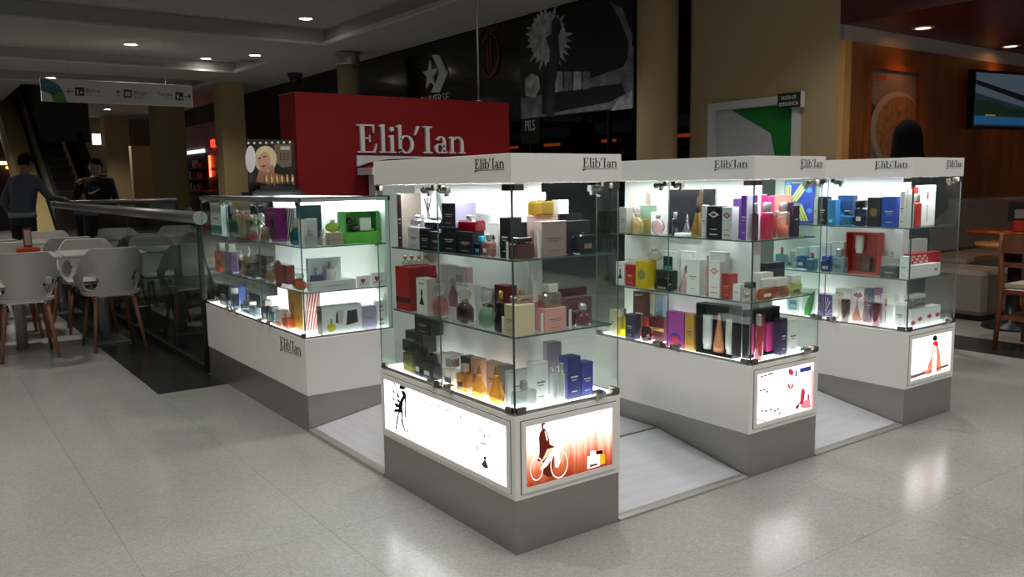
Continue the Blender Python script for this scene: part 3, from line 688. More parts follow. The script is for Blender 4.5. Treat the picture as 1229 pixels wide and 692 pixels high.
text(k, 'GUERLAIN', (-.0018, a.y, a.z), -Y, Z, .028, a.y-b.y); k.build('printed_lettering', em('6e6e6e', .8), p1l)
# pale pink party poster (centre case)
def z5(pts): return [(890+a/5.32, 400+b/5.32) for a, b in pts]
RD, NV, GY_ = em('c03048', .9), em('3a4478', .8), em('70707c', .8)
def f3(name, pts, mat, n=.0016): flat_on(p3f, name, fpix(z5(pts)), 'F', 0, n, mat)
f3('printed_banner', [(370, 222), (442, 205), (442, 235), (370, 250)], NV); f3('printed_banner', [(340, 235), (352, 232), (352, 272), (340, 275)], NV)
f3('printed_figure', [(295, 232), (312, 222), (328, 236), (330, 262), (316, 268), (300, 258)], RD); f3('printed_figure', [(290, 330), (300, 318), (312, 345), (324, 310), (330, 335), (318, 352), (300, 350)], RD)
f3('printed_dancer', [(378, 360), (392, 345), (404, 370), (398, 420), (386, 460), (370, 450)], RD); f3('printed_dancer', [(418, 390), (432, 380), (430, 420), (418, 425)], RD)
f3('printed_dress', [(372, 470), (400, 425), (435, 420), (440, 470), (400, 478)], em('e07a80', 1.0)); f3('printed_leg', [(340, 465), (356, 455), (372, 430), (366, 465), (352, 488)], em('7a2838', .7))
for i, (a, b) in enumerate([(118, 272), (140, 265), (165, 255), (182, 252), (110, 360), (130, 355), (150, 368), (120, 490), (145, 492), (175, 482), (200, 490), (222, 480), (232, 505)]):
    f3('printed_mark', [(a, b), (a+16, b-6), (a+20, b+6), (a+4, b+12)], GY_)
f3('printed_border', [(85, 300), (97, 297), (97, 578), (85, 582)], em('f08a80', 1.0)); f3('printed_border', [(440, 240), (455, 236), (455, 480), (440, 484)], em('f2a8a8', 1.1))
f3('printed_line', [(97, 545), (170, 560), (170, 567), (97, 552)], GY_); f3('printed_line', [(200, 540), (440, 488), (440, 494), (200, 547)], em('e0a0a8', 1))
# red bottle poster
def z6(pts): return [(1070+a/6.92, 380+b/6.92) for a, b in pts]
def f4(name, pts, mat, n=.0016): flat_on(p4f, name, fpix(z6(pts)), 'F', 0, n, mat)
f4('printed_table', [(148, 492), (470, 388), (470, 408), (148, 520)], em('7a5a50', .7))
f4('printed_bottle', [(340, 205), (382, 195), (388, 250), (402, 330), (410, 445), (290, 478), (300, 400), (330, 330)], em('f07a5a', 1.0))
f4('printed_highlight', [(345, 240), (368, 235), (372, 330), (366, 455), (330, 465), (338, 350)], em('fff0ea', 1.5), .0021)
f4('printed_cap', [(338, 195), (342, 160), (362, 150), (376, 160), (378, 190), (360, 200)], em('3a2024', .4), .0021); f4('printed_rose', [(345, 225), (350, 205), (380, 205), (385, 235), (365, 245)], em('d02a30', .9), .0026)
f4('printed_petal', [(245, 455), (280, 440), (330, 430), (300, 462)], em('f09a80', 1.0)); f4('printed_candle', [(185, 440), (192, 425), (196, 470), (188, 478)], em('e0a070', 1))
f4('printed_edge', [(148, 480), (162, 476), (162, 512), (148, 517)], em('c04030', .8), .0021)
for i in range(4): f4('printed_mark', [(222+13*i, 206-4*i), (231+13*i, 203-4*i), (231+13*i, 212-4*i), (222+13*i, 215-4*i)], em('b8b4b0', .8))

# ================================================================ RED SIGN WALL behind the kiosk
YS = 3.55
rs = thing('sign_wall', 'tall red kiosk sign wall with raised white serif lettering', 'sign', (1.62, 3.7, 0))
k = MB(); k.bbox(.703, 2.549, YS, YS+.30, 0, 1.90, .003); k.build('panel', RED, rs)
k = MB(); logo(k, (1.163, YS, 1.482), X, Z, -Y, .94, .205, .022, swash=False); k.build('raised_lettering', pm('c9c7c6', .45), rs)
k = MB(); k.prism([(1.153, 1.462), (2.10, 1.452), (2.10, 1.442), (1.62, 1.443), (1.40, 1.434), (1.26, 1.412), (1.153, 1.38)], X, Z, -Y, (0, YS, 0), 0, .02); k.build('raised_swash', pm('c9c7c6', .45), rs)
wp = thing('storage_pedestal', 'white storage pedestal with overhanging top in front of red sign wall', 'cabinet', (1.5, 3.4, .1))
k = MB(); k.bbox(1.235, 1.85, 3.30, 3.52, .1, 1.318, .002); k.build('body', pm('d8d8d6', .45), wp)
k = MB(); k.bbox(1.15, 1.9, 3.28, 3.53, 1.318, 1.368, .002); k.build('top', pm('d8d8d6', .45), wp)
hr = thing('hanging_rod', 'thin steel rod from the ceiling to the red sign wall', 'rod', (2.276, YS+.1, 1.9))
k = MB(); k.tube([(2.30, YS+.08, 1.9), (2.30, YS+.08, ZC+.24)], .009, 8); k.build('rod', pm('8f8f8c', .3, .8), hr)
k = MB(); k.lathe([(.03, 0), (.03, .012), (.01, .02)], (2.30, YS+.08, 1.9), 12); k.lathe([(.01, -.02), (.04, -.012), (.04, 0)], (2.30, YS+.08, ZC+.24), 12); k.build('mount', CHROME, hr)

# make-up tester display standing on the low case
YD = 3.1; ZT2 = 1.19
md = thing('makeup_display', 'dark make-up tester display with portrait panel on the low case', 'display', (.34, YD-.1, ZT2))
xa, xb = ony(296, 170, YD).x, ony(353, 170, YD).x; zt_ = ony(320, 167, YD).z
k = MB(); k.box(xa, xb, YD, YD+.012, ZT2, zt_); bd = k.build('portrait_panel', pm('241c1a', .3), md)
def z8(pts): return [(230+a/6.468, 150+b/6.468) for a, b in pts]
def dsp(name, pts, col, n=.0, rough=.4):
    k = MB(); q = [(ony(a, b, YD).x, ony(a, b, YD).z) for a, b in z8(pts)]
    k.prism(q, X, Z, -Y, (0, YD, 0), n, n+.0008); return k.build(name, pm(col, rough), bd)
dsp('printed_backdrop', [(640, 150), (775, 150), (775, 320), (700, 330), (650, 280)], '6a5a48')
dsp('printed_hair', circ(572, 265, 88, 105, 20), 'cdb893', .001)
dsp('printed_face', [(520, 240), (560, 205), (598, 222), (612, 270), (606, 330), (575, 362), (535, 345), (512, 290)], 'c08c70', .002)
dsp('printed_neck', [(520, 345), (560, 360), (640, 370), (720, 400), (725, 440), (640, 470), (500, 440)], 'a8745c', .0015)
dsp('printed_hand', [(600, 330), (625, 300), (640, 330), (640, 390), (612, 385)], 'b07f66', .003)
dsp('printed_eye', [(552, 243), (580, 238), (582, 248), (556, 252)], '3a2a28', .003); dsp('printed_eye', [(512, 258), (532, 250), (534, 260), (516, 266)], '3a2a28', .003)
dsp('printed_lips', [(535, 318), (560, 308), (578, 315), (560, 328)], '8a2a30', .003)
dsp('printed_text_block', [(688, 165), (760, 165), (760, 192), (688, 192)], 'b8b0a0', .001)
for i in range(3):
    for j in range(3): dsp('printed_swatch', circ(690+28*i, 222+22*j, 7, 7, 8), '1e1a18', .001)
for i in range(8): dsp('printed_dot', circ(440+46*i, 140-1*i, 9, 9, 10), 'dcd8d0', .001)
k = MB(); q = [(ony(a, b, YD-.03).x, ony(a, b, YD-.03).z) for a, b in z8(circ(455, 265, 40, 105, 20))]
k.prism(q, X, Z, -Y, (0, YD-.03, 0), 0, .006); k.build('acrylic_disc', pm('cfc4c6', .25), md)
k = MB(); k.box(xa-.05, xb-.02, YD-.20, YD, ZT2-.0005, ZT2+.022); k.box(xa+.03, xb-.06, YD-.12, YD, ZT2+.022, ZT2+.06); k.build('tray', pm('0c0b0c', .25), md)
for i in range(6):
    xx = xa+.085+.034*i; k = MB(); k.lathe([(.011, 0), (.011, .035), (.009, .036), (.009, .06), (.006, .07)], (xx, YD-.08, ZT2+.06), 10); k.build('lipstick', pm('b59a70', .25, .8), md)
k = MB()
for i in range(7): k.box(xa-.03+.045*i, xa+.005+.045*i, YD-.19, YD-.14, ZT2+.022, ZT2+.035)
k.build('compact', pm('1a1718', .2), md)

# ================================================================ HANGING DIRECTION SIGN
YG = 12.0
a = ony(48, 93, YG); b = ony(232, 128, YG); xa, xb, zb_, zt_ = a.x, b.x, b.z, a.z
ds = thing('direction_sign', 'long white hanging sign with arrows to toilets, bingo and shops', 'sign', ((xa+xb)/2, YG, zb_))
k = MB(); k.bbox(xa, xb, YG, YG+.06, zb_, zt_, .004); k.build('panel', pm('e2e0dc', .5), ds)
k = MB()
for xx in (xa+.4, xb-.4): k.tube([(xx, YG+.03, zt_), (xx, YG+.03, ZC)], .002, 6)
k.build('suspension_rod', CHROME, ds)
def z2(pts): return [(a_/3.84, b_/3.84) for a_, b_ in pts]
def sgn(name, pts, col):
    k = MB(); k.prism([(ony(p_[0], p_[1], YG).x, ony(p_[0], p_[1], YG).z) for p_ in z2(pts)], X, Z, -Y, (0, YG, 0), 0, .002); return k.build(name, pm(col, .5), ds)
sgn('teal_band', [(186, 392), (270, 390), (290, 420), (240, 436), (187, 415)], '3f7f7c'); sgn('green_band', [(290, 420), (312, 472), (250, 472), (232, 432)], '5a9a4a')
sgn('blue_corner', [(184, 362), (215, 362), (270, 389.5), (186, 391.5)], '4a7a92')
DK = '2a2a2c'
for q in ([(346, 402), (388, 404), (388, 442), (346, 440)], [(570, 412), (608, 414), (608, 450), (570, 448)], [(808, 424), (844, 426), (844, 462), (808, 460)]): sgn('pictogram', q, DK)
def pic(pts):
    k = MB(); k.prism([(ony(p_[0], p_[1], YG).x, ony(p_[0], p_[1], YG).z) for p_ in z2(pts)], X, Z, -Y, (0, YG, 0), .002, .003); k.build('pictogram_mark', pm('d8d6d2', .5), ds)
pic([(354, 412), (362, 412), (362, 436), (354, 436)]); pic([(374, 412), (382, 432), (366, 432)]); pic([(576, 422), (602, 422), (602, 442), (576, 442)]); pic([(814, 434), (826, 434), (826, 455), (814, 455)]); pic([(830, 446), (840, 446), (840, 456), (830, 456)])
def arrow(cx_, cy_, dx, dy):
    for q in ([(cx_-14*dx-2*dy, cy_-14*dy-2*dx), (cx_+14*dx-2*dy, cy_+14*dy-2*dx), (cx_+14*dx+2*dy, cy_+14*dy+2*dx), (cx_-14*dx+2*dy, cy_-14*dy+2*dx)],
              [(cx_+16*dx, cy_+16*dy), (cx_+4*dx-12*dy, cy_+4*dy-12*dx), (cx_+1*dx-10*dy, cy_+1*dy-10*dx), (cx_+11*dx, cy_+11*dy)],
              [(cx_+16*dx, cy_+16*dy), (cx_+4*dx+12*dy, cy_+4*dy+12*dx), (cx_+1*dx+10*dy, cy_+1*dy+10*dx), (cx_+11*dx, cy_+11*dy)]): sgn('arrow', q, DK)
arrow(322, 421, -1, 0); arrow(544, 430, 0, -1); arrow(864, 445, 1, 0)
def stx(s, zx, zy, zx1, h, col):
    a_ = ony(*z2([(zx, zy)])[0], YG); b_ = ony(*z2([(zx1, zy)])[0], YG); k = MB()
    text(k, s, (a_.x, YG-.002, a_.z), X, Z, h, b_.x-a_.x); k.build('lettering', pm(col, .5), ds)
stx('Baños', 398, 424, 462, .055, DK); stx('Restrooms', 398, 443, 478, .04, 'a8a6a2'); stx('Bingo', 618, 434, 676, .055, DK); stx('Bingo', 618, 453, 662, .04, 'a8a6a2'); stx('Tiendas', 726, 440, 798, .055, DK); stx('Stores', 756, 457, 798, .04, 'a8a6a2')
# dome security camera
dc = onz(354, 88, ZC); t = thing('dome_camera', 'dark dome security camera on the ceiling above the red sign', 'camera', tuple(dc))
k = MB(); k.lathe([(.16, 0), (.16, -.05), (.13, -.08)], tuple(dc), 20); k.build('housing', pm('2a2a2a', .4), t)
k = MB(); k.lathe([(.12, -.08), (.11, -.14), (.07, -.19), (.01, -.205)], tuple(dc), 20); k.build('dome', pm('050505', .08), t)

# ================================================================ GLASS RAILING
RAILG = pane_mat('c3d2cd', 1.0, .03, key='railing')
gr = thing('glass_railing', 'glass railing with brushed steel handrail beside the white tables', 'railing', (0, 6.8, 0))
for a, b in zip((3.56, 5.75, 7.95), (5.73, 7.93, 10.05)): pane(gr, -.006, .006, a, b, .0, 1.04, [RAILG, EDGE])
k = MB(); k.tube([(0, 3.52, 1.045), (0, 10.1, 1.045)], .042, 20); k.build('handrail', pm('8e8e8b', .42, .75), gr)
k = MB(); k.tube([(0, 3.500, 1.045), (0, 3.525, 1.045)], .045, 20); k.build('end_cap', pm('a2a19c', .5, .2), gr)
k = MB(); k.box(-.014, .014, 3.53, 3.56, 0, 1.03); k.build('end_post', pm('141414', .4), gr)
k = MB(); k.box(-.02, .02, 3.56, 10.1, -.0005, .05); k.build('floor_channel', pm('3c3e3e', .4, .7), gr)
g2 = thing('glass_railing', 'glass railing across the far end of the stair void', 'railing', (.76, 10.1, 0))
for a, b in ((.04, .76), (.78, 1.5)): pane(g2, a, b, 10.10, 10.112, 0, 1.04, [RAILG, EDGE])
k = MB(); k.tube([(.0, 10.106, 1.06), (1.52, 10.106, 1.06)], .034, 16); k.build('handrail', pm('7e7e7b', .42, .75), g2)
k = MB(); k.box(1.5, 1.53, 10.09, 10.12, -.0005, 1.03); k.build('end_post', pm('3a3c3e', .4), g2)
# moving-stair newel inside the void
nv = thing('handrail_newel', 'curved dark handrail newel of the descending stair inside the void', 'handrail', (1.45, 9.0, 0))
k = MB(); k.tube([(1.30, 8.9, .95), (1.36, 8.9, .96), (1.40, 8.9, .85), (1.42, 8.7, .5), (1.5, 8.6, .1), (1.55, 8.6, -3.2)], .035, 8); k.build('rail', pm('3a3f40', .4), nv)

# ================================================================ WHITE CAFE CHAIRS AND TABLES
SHELLM = pm('b9b6b0', .38); LEGW = wood_mat('6e452f', '98664a', (8, 8, 1.5), .45)
def make_chair(label):
    t = thing('cafe_chair', label, 'chair', (0, 0, 0), 0, 'white moulded cafe chairs')
    # shell: u across (-1..1, wraps forward into arms), v up the back; local front = +Y, back at -Y
    NU, NV_ = 44, 24; v_ = []; fs = []
    def pt(u, v):
        ang = u*1.75
        wid = .215+.02*v; dep = .20+.03*v
        x_ = wid*math.sin(min(max(ang, -1.57), 1.57)) if abs(ang) < 1.57 else math.copysign(wid, u)
        y_ = -dep*math.cos(ang) if abs(ang) < 1.57 else (abs(ang)-1.57)*.9
        top = .80-.24*max(0, (abs(u)-.42)/.58)**1.2
        z0_ = .45
        return (x_*(1-.18*(1-v)**2), y_-.02*v-.03*(1-v)*0, z0_+(top-z0_)*v)
    for i in range(NU+1):
        for j in range(NV_+1): v_.append(pt(-1+2*i/NU, j/NV_))
    def hole(i, j):
        u = -1+2*(i+.5)/NU; v = (j+.5)/NV_
        return (((abs(u)-.60)/.22)**2+((v-.30)/.22)**2) < 1
    for i in range(NU):
        for j in range(NV_):
            if not hole(i, j): fs.append((i*(NV_+1)+j, (i+1)*(NV_+1)+j, (i+1)*(NV_+1)+j+1, i*(NV_+1)+j+1))
    k = MB(); k.add(v_, fs, 0, True)
    o = k.build('back_shell', SHELLM, t, local=True, fix=False)
    md_ = o.modifiers.new('thickness', 'SOLIDIFY'); md_.thickness = .012; md_.offset = 0
    o.modifiers.new('smooth', 'SUBSURF').render_levels = 1
    k = MB(); pr = []
    for i in range(28):
        a = 2*math.pi*i/28; c_, s_ = math.cos(a), math.sin(a)
        pr.append((math.copysign(abs(c_)**.75, c_)*.205, math.copysign(abs(s_)**.75, s_)*.215+.01))
    k.prism(pr, X, Y, Z, (0, 0, 0), .432, .455); k.build('seat', SHELLM, t, local=True)
    for sx_ in (-1, 1):
        for sy in (-1, 1):
            k = MB(); k.tube([(sx_*.185, sy*.20, 0), (sx_*.135, sy*.13, .40)], [.012, .019], 8); k.build('leg', LEGW, t, local=True)
    k = MB()
    for sx_ in (-1, 1):
        for sy in (-1, 1): k.lathe([(.013, .385), (.013, .435)], (sx_*.133, sy*.128, 0), 8)
    k.box(-.14, .14, -.135, -.120, .415, .434); k.box(-.14, .14, .120, .135, .415, .434)
    k.build('under_frame', CHROME, t, local=True)
    return t
ch = make_chair('white moulded cafe chair with wooden legs tucked at table with orange menu stand')
ch.location = (-.91, 4.99, 0)
copy_tree(ch, (-.31, 4.99, 0), .05, 'white moulded cafe chair with wooden legs closest to the glass railing')
copy_tree(ch, (-.90, 6.0, 0), math.pi, 'white moulded cafe chair facing the kiosk across the orange-menu table')
copy_tree(ch, (-.30, 6.0, 0), math.pi-.1, 'white moulded cafe chair facing the kiosk beside the railing')
copy_tree(ch, (-.95, 6.9, 0), .1, 'white moulded cafe chair at the far table row with card menu')
copy_tree(ch, (-.32, 6.85, 0), -.05, 'white moulded cafe chair at the far table row by the railing')
copy_tree(ch, (-1.0, 7.95, 0), math.pi+.1, 'white moulded cafe chair behind the far table with card menu')
copy_tree(ch, (-.35, 7.9, 0), math.pi, 'white moulded cafe chair behind the far table by railing')
copy_tree(ch, (-1.55, 6.95, 0), .0, 'white moulded cafe chair set back from the tables, near grey-shirted man')
def make_table(label):
    t = thing('cafe_table', label, 'table', (0, 0, 0), 0, 'white square cafe tables')
    k = MB(); k.bbox(-.295, .295, -.30, .30, .715, .74, .006); k.build('table_top', pm('bdbab4', .35), t, local=True)
    k = MB(); k.lathe([(.04, .01), (.04, .715)], (0, 0, 0), 20); k.build('pedestal', pm('a9a7a2', .3, .2), t, local=True)
    k = MB(); k.bbox(-.155, .155, -.20, .20, 0, .012, .004); k.build('base_plate', pm('9a9894', .3, .6), t, local=True)
    return t
tb = make_table('white square cafe table with orange menu stand'); tb.location = (-.91, 5.33, 0)
copy_tree(tb, (-.31, 5.33, 0), 0, 'white square cafe table next to the glass railing')
copy_tree(tb, (-.95, 7.42, 0), 0, 'white square cafe table in the far row with card menu')
copy_tree(tb, (-.345, 7.38, 0), 0, 'white square cafe table in the far row by the railing')
def menu(loc, label, rz, h=.16):
    t = thing('menu_stand', label, 'menu stand', loc, rz, 'orange menu stands on the cafe tables')
    k = MB(); k.bbox(-.075, .075, -.045, .045, 0, .07, .008); k.build('base', pm('b8401c', .45), t, local=True)
    k = MB(); k.box(-.028, .028, -.006, .006, .065, .055+h); k.build('card', pm('8a3a22', .5), t, local=True)
    k = MB(); k.box(-.020, .020, -.0075, -.006, .085, .04+h); k.build('card_print', pm('b9aca0', .5), t, local=True)
menu((-.83, 5.18, .7395), 'orange menu stand with narrow card on the first white table', .1)
menu((-1.12, 7.3, .7395), 'orange menu stand with wide card on far white table', .2, .2)

# ================================================================ FAR END: wall, shops, escalator
mb = MB(); mb.box(-14, 5.5, 28, 28.2, 0, ZC); struct(mb.build('wall_far', pm('a08a78', .8)))
mb = MB(); mb.box(-14.2, -14, -5, 30, 0, ZC); struct(mb.build('wall_left', pm('8a7a66', .8)))
def signbox(x0, x1, y, z0, z1, label, col='f4f6f4', e=1.6):
    t = thing('light_sign', label, 'sign', ((x0+x1)/2, y, z0)); k = MB(); k.box(x0, x1, y-.12, y, z0, z1); k.build('housing', pm('b0aca4', .5), t)
    k = MB(); k.box(x0+.02, x1-.02, y-.125, y-.12, z0+.02, z1-.02); k.build('lit_face', em(col, e), t)
signbox(.2, 1.62, 28, 2.78, 3.10, 'wide blank white lit fascia sign left of the escalator')
signbox(3.5, 4.1, 28, 2.62, 3.0, 'short blank white lit fascia sign right of the escalator')
t = thing('storefront', 'distant dark shop front under the wide white lit sign', 'shop front', (.9, 27.9, 0))
k = MB(); k.box(.2, 1.4, 27.85, 28.0, 0, 2.7); k.build('painted_dark_opening', pm('1c1a1a', .6), t)  # solid box, the dark of the unlit shop interior painted into its colour
k = MB(); k.box(1.2, 2.3, 27.8, 28.0, 0, 2.6); k.build('red_panel', pm('8a1216', .5), t)
k = MB(); k.box(.55, 1.15, 27.8, 27.85, 2.0, 2.1); k.build('lit_shelf', em('fff0d8', 1.5), t)
for i in range(5):
    c = ony(4+5*i, 196+5*(i % 3), 27.7); k = MB(); k.lathe([(.001, -.05), (.05, -.02), (.05, .02), (.001, .05)], tuple(c), 10); k.build('glowing_bulb', em(['ff8a40', 'ffb060', 'ff5030'][i % 3], 3), t)
# wall shops on the right-hand side wall further back
t = thing('storefront', 'distant toy-like shelf shop beside the red neon arcade', 'shop front', (5.45, 23.5, 0))
k = MB(); k.box(5.42, 5.5, 22.2, 25.2, 0, 2.2); k.build('dark_back', pm('1b1c1f', .6), t)
k = MB(); k.box(5.36, 5.42, 22.2, 25.4, 2.2, 2.3); k.build('white_lintel', em('f0f0ee', .8), t)
rnd = random.Random(3)
for zz in (1.15, 1.45, 1.75):
    k = MB(); k.box(5.25, 5.42, 22.3, 25.1, zz, zz+.03); k.build('shelf_board', pm('3a3c40', .5), t)
    for i in range(7):
        y_ = 22.45+.38*i; h = rnd.uniform(.12, .24); k = MB(); k.box(5.27, 5.38, y_, y_+.22, zz+.03, zz+.03+h); k.build('goods_pack', pm(rnd.choice(['7a2a30', '4a5a6a', '9a948a', '2a3a5a', '6a5a3a', '1f2024']), .5), t)
mb = MB(); mb.prism([(21.0, 2.35), (25.5, 2.35), (25.5, 3.0), (21.0, 3.0)], Y, Z, -X, (5.5, 0, 0), 0, .1); struct(mb.build('trim_3', pm('9a7f78', .7)))
t = thing('arcade_front', 'red arcade front with orange neon tube and yellow figure', 'shop front', (5.45, 21.3, 0))
k = MB(); k.box(5.42, 5.499, 20.2, 22.1, 0, 2.55); k.build('red_panel', pm('8a0c10', .5), t)
c = onx(253, 200, 5.4); k = MB(); k.tube([(5.38, c.y, 1.5), (5.38, c.y, 2.1)], .03, 8); k.build('neon_tube', em('ff5030', 5), t)
c = onx(256, 173, 5.4); k = MB(); k.box(5.37, 5.42, c.y-.15, c.y+.15, c.z-.08, c.z+.12); k.build('red_lamp', em('ff2a20', 2.5), t)
def arc(name, pix, col, e):
    k = MB(); k.prism([(onx(230+a/6.468, 150+b/6.468, 5.4).y, onx(230+a/6.468, 150+b/6.468, 5.4).z) for a, b in pix], Y, Z, -X, (5.42, 0, 0), .03, .06); k.build(name, pm(col, .5), t)
arc('yellow_mane', [(240, 275), (262, 243), (284, 250), (285, 285), (255, 295)], 'e8961a', .8); arc('yellow_arm', [(195, 290), (240, 318), (238, 328), (200, 302)], 'e8961a', .8)
arc('yellow_table', [(160, 330), (235, 330), (210, 352), (160, 350)], 'e8901a', 1.0); arc('yellow_leg', [(146, 405), (180, 400), (185, 445), (148, 468)], 'e8861a', 1.0); arc('dark_figure', [(240, 310), (285, 300), (285, 420), (200, 420), (205, 380)], '0a0d1c', .3)
mb = MB(); mb.box(3.9, 5.2, 24.2, 24.5, 0, 2.45); o = mb.build('shop_partition', pm('c0a878', .8)); tag(o, 'pale beige partition standing between two square columns', 'partition')
t = thing('counter', 'long dark grey counter in front of the distant toy shelf shop', 'counter', (4.9, 20, 0))
k = MB(); k.bbox(4.75, 5.15, 18.5, 23.5, 0, 1.1, .01); k.build('body', pm('3a3c3e', .5), t); k = MB(); k.bbox(4.72, 5.18, 18.48, 23.52, 1.1, 1.14, .005); k.build('counter_top', pm('55585a', .4), t)
# escalator
ex0, ex1, ey = 1.1, 2.0, 18.0; sl = .577
es_ = thing('escalator', 'dark escalator rising to the upper floor behind the grey-shirted man', 'escalator', (1.55, 20, 0))
for i in range(22):
    y_ = ey+.5+.36*i; z_ = .2*i
    k = MB(); k.box(ex0+.1, ex1-.1, y_, y_+.38, z_, z_+.2); stp = k.build('step', pm('3c3a37', .5), es_); k = MB(); k.box(ex0+.1, ex1-.1, y_-.004, y_+.03, z_+.185, z_+.203); k.build('step_nosing', pm('6a6862', .4), stp)
def incl(x0, x1, dz0, dz1, mat, name, par=es_, ya=ey, n=7.6, bow=0):
    k = MB(); k.prism([(ya, dz0), (ya+n, dz0+sl*n), (ya+n, dz1+sl*n), (ya, dz1)], Y, Z, X, (x0, 0, 0), 0, x1-x0); k.build(name, mat, par)
EG = pane_mat('8fa5a2', 1.0, .22, key='esc')
incl(ex0-.02, ex0, .1, 1.0, pm('75827f', .25), 'balustrade_panel'); incl(ex1, ex1+.02, .1, 1.0, EG, 'balustrade_glass')
incl(ex0-.05, ex0+.03, 1.0, 1.06, pm('101010', .4), 'handrail'); incl(ex1-.03, ex1+.05, 1.0, 1.06, pm('101010', .4), 'handrail')
incl(ex0-.10, ex0+.08, -.05, .12, pm('8d9694', .3, .6), 'skirt'); incl(ex1-.08, ex1+.10, -.05, .12, pm('3a3c3c', .3, .6), 'skirt')
incl(ex0-.5, ex0-.1, -.6, .35, pm('a8925f', .7), 'cladding')
k = MB(); k.prism([(20.6, 2.35), (24.0, 4.3), (24.0, 5.1), (20.6, 5.1)], Y, Z, X, (ex0+.05, 0, 0), 0, ex1-ex0+.2); k.build('soffit', pm('2b2b2d', .7), es_)

# ================================================================ RESTAURANT CORNER
YR = 2.45; ZR = 2.64
WOODW = wood_mat('6e3d18', '8a5426', (5, 5, .7), .45)
k = MB(); k.box(XW+.3, 14, YR, YR+.2, 0, ZR+.1); k.box(XW, XW+.3, YR-.002, YR, 2.49, ZR); wr = struct(k.build('wall_restaurant', pm('bdb6aa', .7)))
nx = 14
for i in range(nx):
    x0 = XW+.1+.55*i; k = MB(); k.box(x0+.001, x0+.549, YR-.04, YR, 1.02, 2.49); k.build('wood_panel', WOODW, wr)
k = MB(); k.box(XW-.01, XW+.1, YR-.06, YR+.0, 0, 2.49); k.build('wood_edge_post', wood_mat('a87a3c', 'c4965a', (5, 5, .7), .5, key=1), wr)
mb = MB(); mb.box(XW, 14, -5, YR, ZR, ZR+.12); struct(mb.build('ceiling_restaurant', wood_mat('4a100a', '661a12', (.6, 6, 6), .35)))
mb = MB(); mb.box(XW-.015, XW+.05, -5, YR-.003, ZR-.002, ZC); struct(mb.build('trim_4', wood_mat('38100a', '4c1810', (.6, 6, 6), .5, key=7)))
mb = MB(); mb.box(14, 14.2, -5, YR, 0, ZR); struct(mb.build('wall_right', pm('9a8f80', .8)))
mb = MB(); mb.box(XW+.3, 14, YR-.02, YR, 0, 1.02); mb.build('wainscot', pm('9a8f80', .8), wr)
for px, py in ((1108, 33), (1213, 55)):
    downlight(tuple(onz(px, py, ZR)), 'warm recessed downlight in the dark red restaurant ceiling', WARM_W, 'ffa868', .075, 'restaurant ceiling downlights', 105, 10)
for x_, y_ in [(6.2, .5), (8.4, .4), (7.2, -1.4), (9.8, 1.5)]:
    downlight((x_, y_, ZR), 'warm recessed downlight in the dark red restaurant ceiling', WARM_W, 'ffa868', .075, 'restaurant ceiling downlights', 105, 10, off=True)
# framed ice-cream poster
YP = YR-.04
q0, q1 = ony(1044, 82, YP), ony(1094, 190, YP); zlow = .95
ip = thing('wall_poster', 'framed poster of an ice cream bowl on the wood panelling', 'poster', ((q0.x+q1.x)/2, YP, 1.2))
x0, x1, z0, z1 = q0.x, q1.x, 1.2, q0.z
k = MB(); k.box(x0, x1, YP-.01, YP, z0, z1); bd = k.build('print', pm('6e625c', .5), ip)
k = MB()
for r in [(x0-.05, x1+.05, z1, z1+.05), (x0-.05, x1+.05, z0-.05, z0), (x0-.05, x0, z0, z1), (x1, x1+.05, z0, z1)]: k.box(r[0], r[1], YP-.03, YP, r[2], r[3])
k.build('frame', wood_mat('6a3410', '8a4a1c', (4, 4, 1), .4, key=2), ip)
def ipp(name, pix, col, n, noise=None):
    k = MB(); pts = [(min(max(ony(820+a/3.005, b/3.005, YP).x, x0), x1), min(max(ony(820+a/3.005, b/3.005, YP).z, z0), z1)) for a, b in pix]
    k.prism(pts, X, Z, -Y, (0, YP-.01, 0), n, n+.001); k.build(name, pm(col, .5, noise=noise), bd)
ipp('printed_dark_side', [(668, 365), (690, 380), (672, 470), (668, 560)], '3a241c', .0005)
ipp('printed_bowl', circ(770, 470, 100, 140, 24), '94857a', .001); ipp('printed_ice_cream', circ(778, 470, 88, 124, 24), '8a6338', .002, ((14, 14, 14), .5))
for i in range(4): ipp('printed_text_line', [(678, 300+16*i), (715-6*i, 298+16*i), (715-6*i, 303+16*i), (678, 305+16*i)], '7a6c68', .001)
ipp('printed_red_mark', [(690, 270), (730, 275), (728, 290), (690, 285)], '8a3a34', .001)
# television
tv = thing('television', 'flat black television showing a news picture on wood panelling', 'television', (8.5, 2.25, 1.8))
A_ = Vector((.93, .0, .0)); ca = Vector((math.cos(-.16), math.sin(-.16), 0)); nn = Vector((ca.y, -ca.x, 0))
o0 = ony(1166, 154, 2.28); wv = (ony(1223, 158, 2.2).x-o0.x)/ca.x; hv = ony(1166, 80, 2.28).z-o0.z-.02
k = MB(); k.prism([(0, 0), (wv, 0), (wv, hv), (0, hv)], ca, Z, nn, o0, -.07, 0); k.build('case', pm('060606', .3), tv)
k = MB(); bz = .03; k.prism([(bz, bz), (wv-bz, bz), (wv-bz, hv-bz), (bz, hv-bz)], ca, Z, nn, o0, 0, .002); sc_ = k.build('screen', em('34404a', .22), tv)
def tvp(name, pts, col, e, n=.002):
    k = MB(); k.prism([(bz+(wv-2*bz)*a, bz+(hv-2*bz)*b) for a, b in pts], ca, Z, nn, o0, n, n+.001); k.build(name, em(col, e), sc_)
tvp('screen_sky', [(0, .62), (1, .38), (1, 1), (0, 1)], '4a5662', .4); tvp('screen_rail', [(0, .78), (1, .48), (1, .60), (0, .86)], '15181c', .3, .003); tvp('screen_trees', [(.02, .2), (.02, .48), (.35, .5), (.6, .36), (1, .35), (1, .2)], '1d3026', .3, .003)
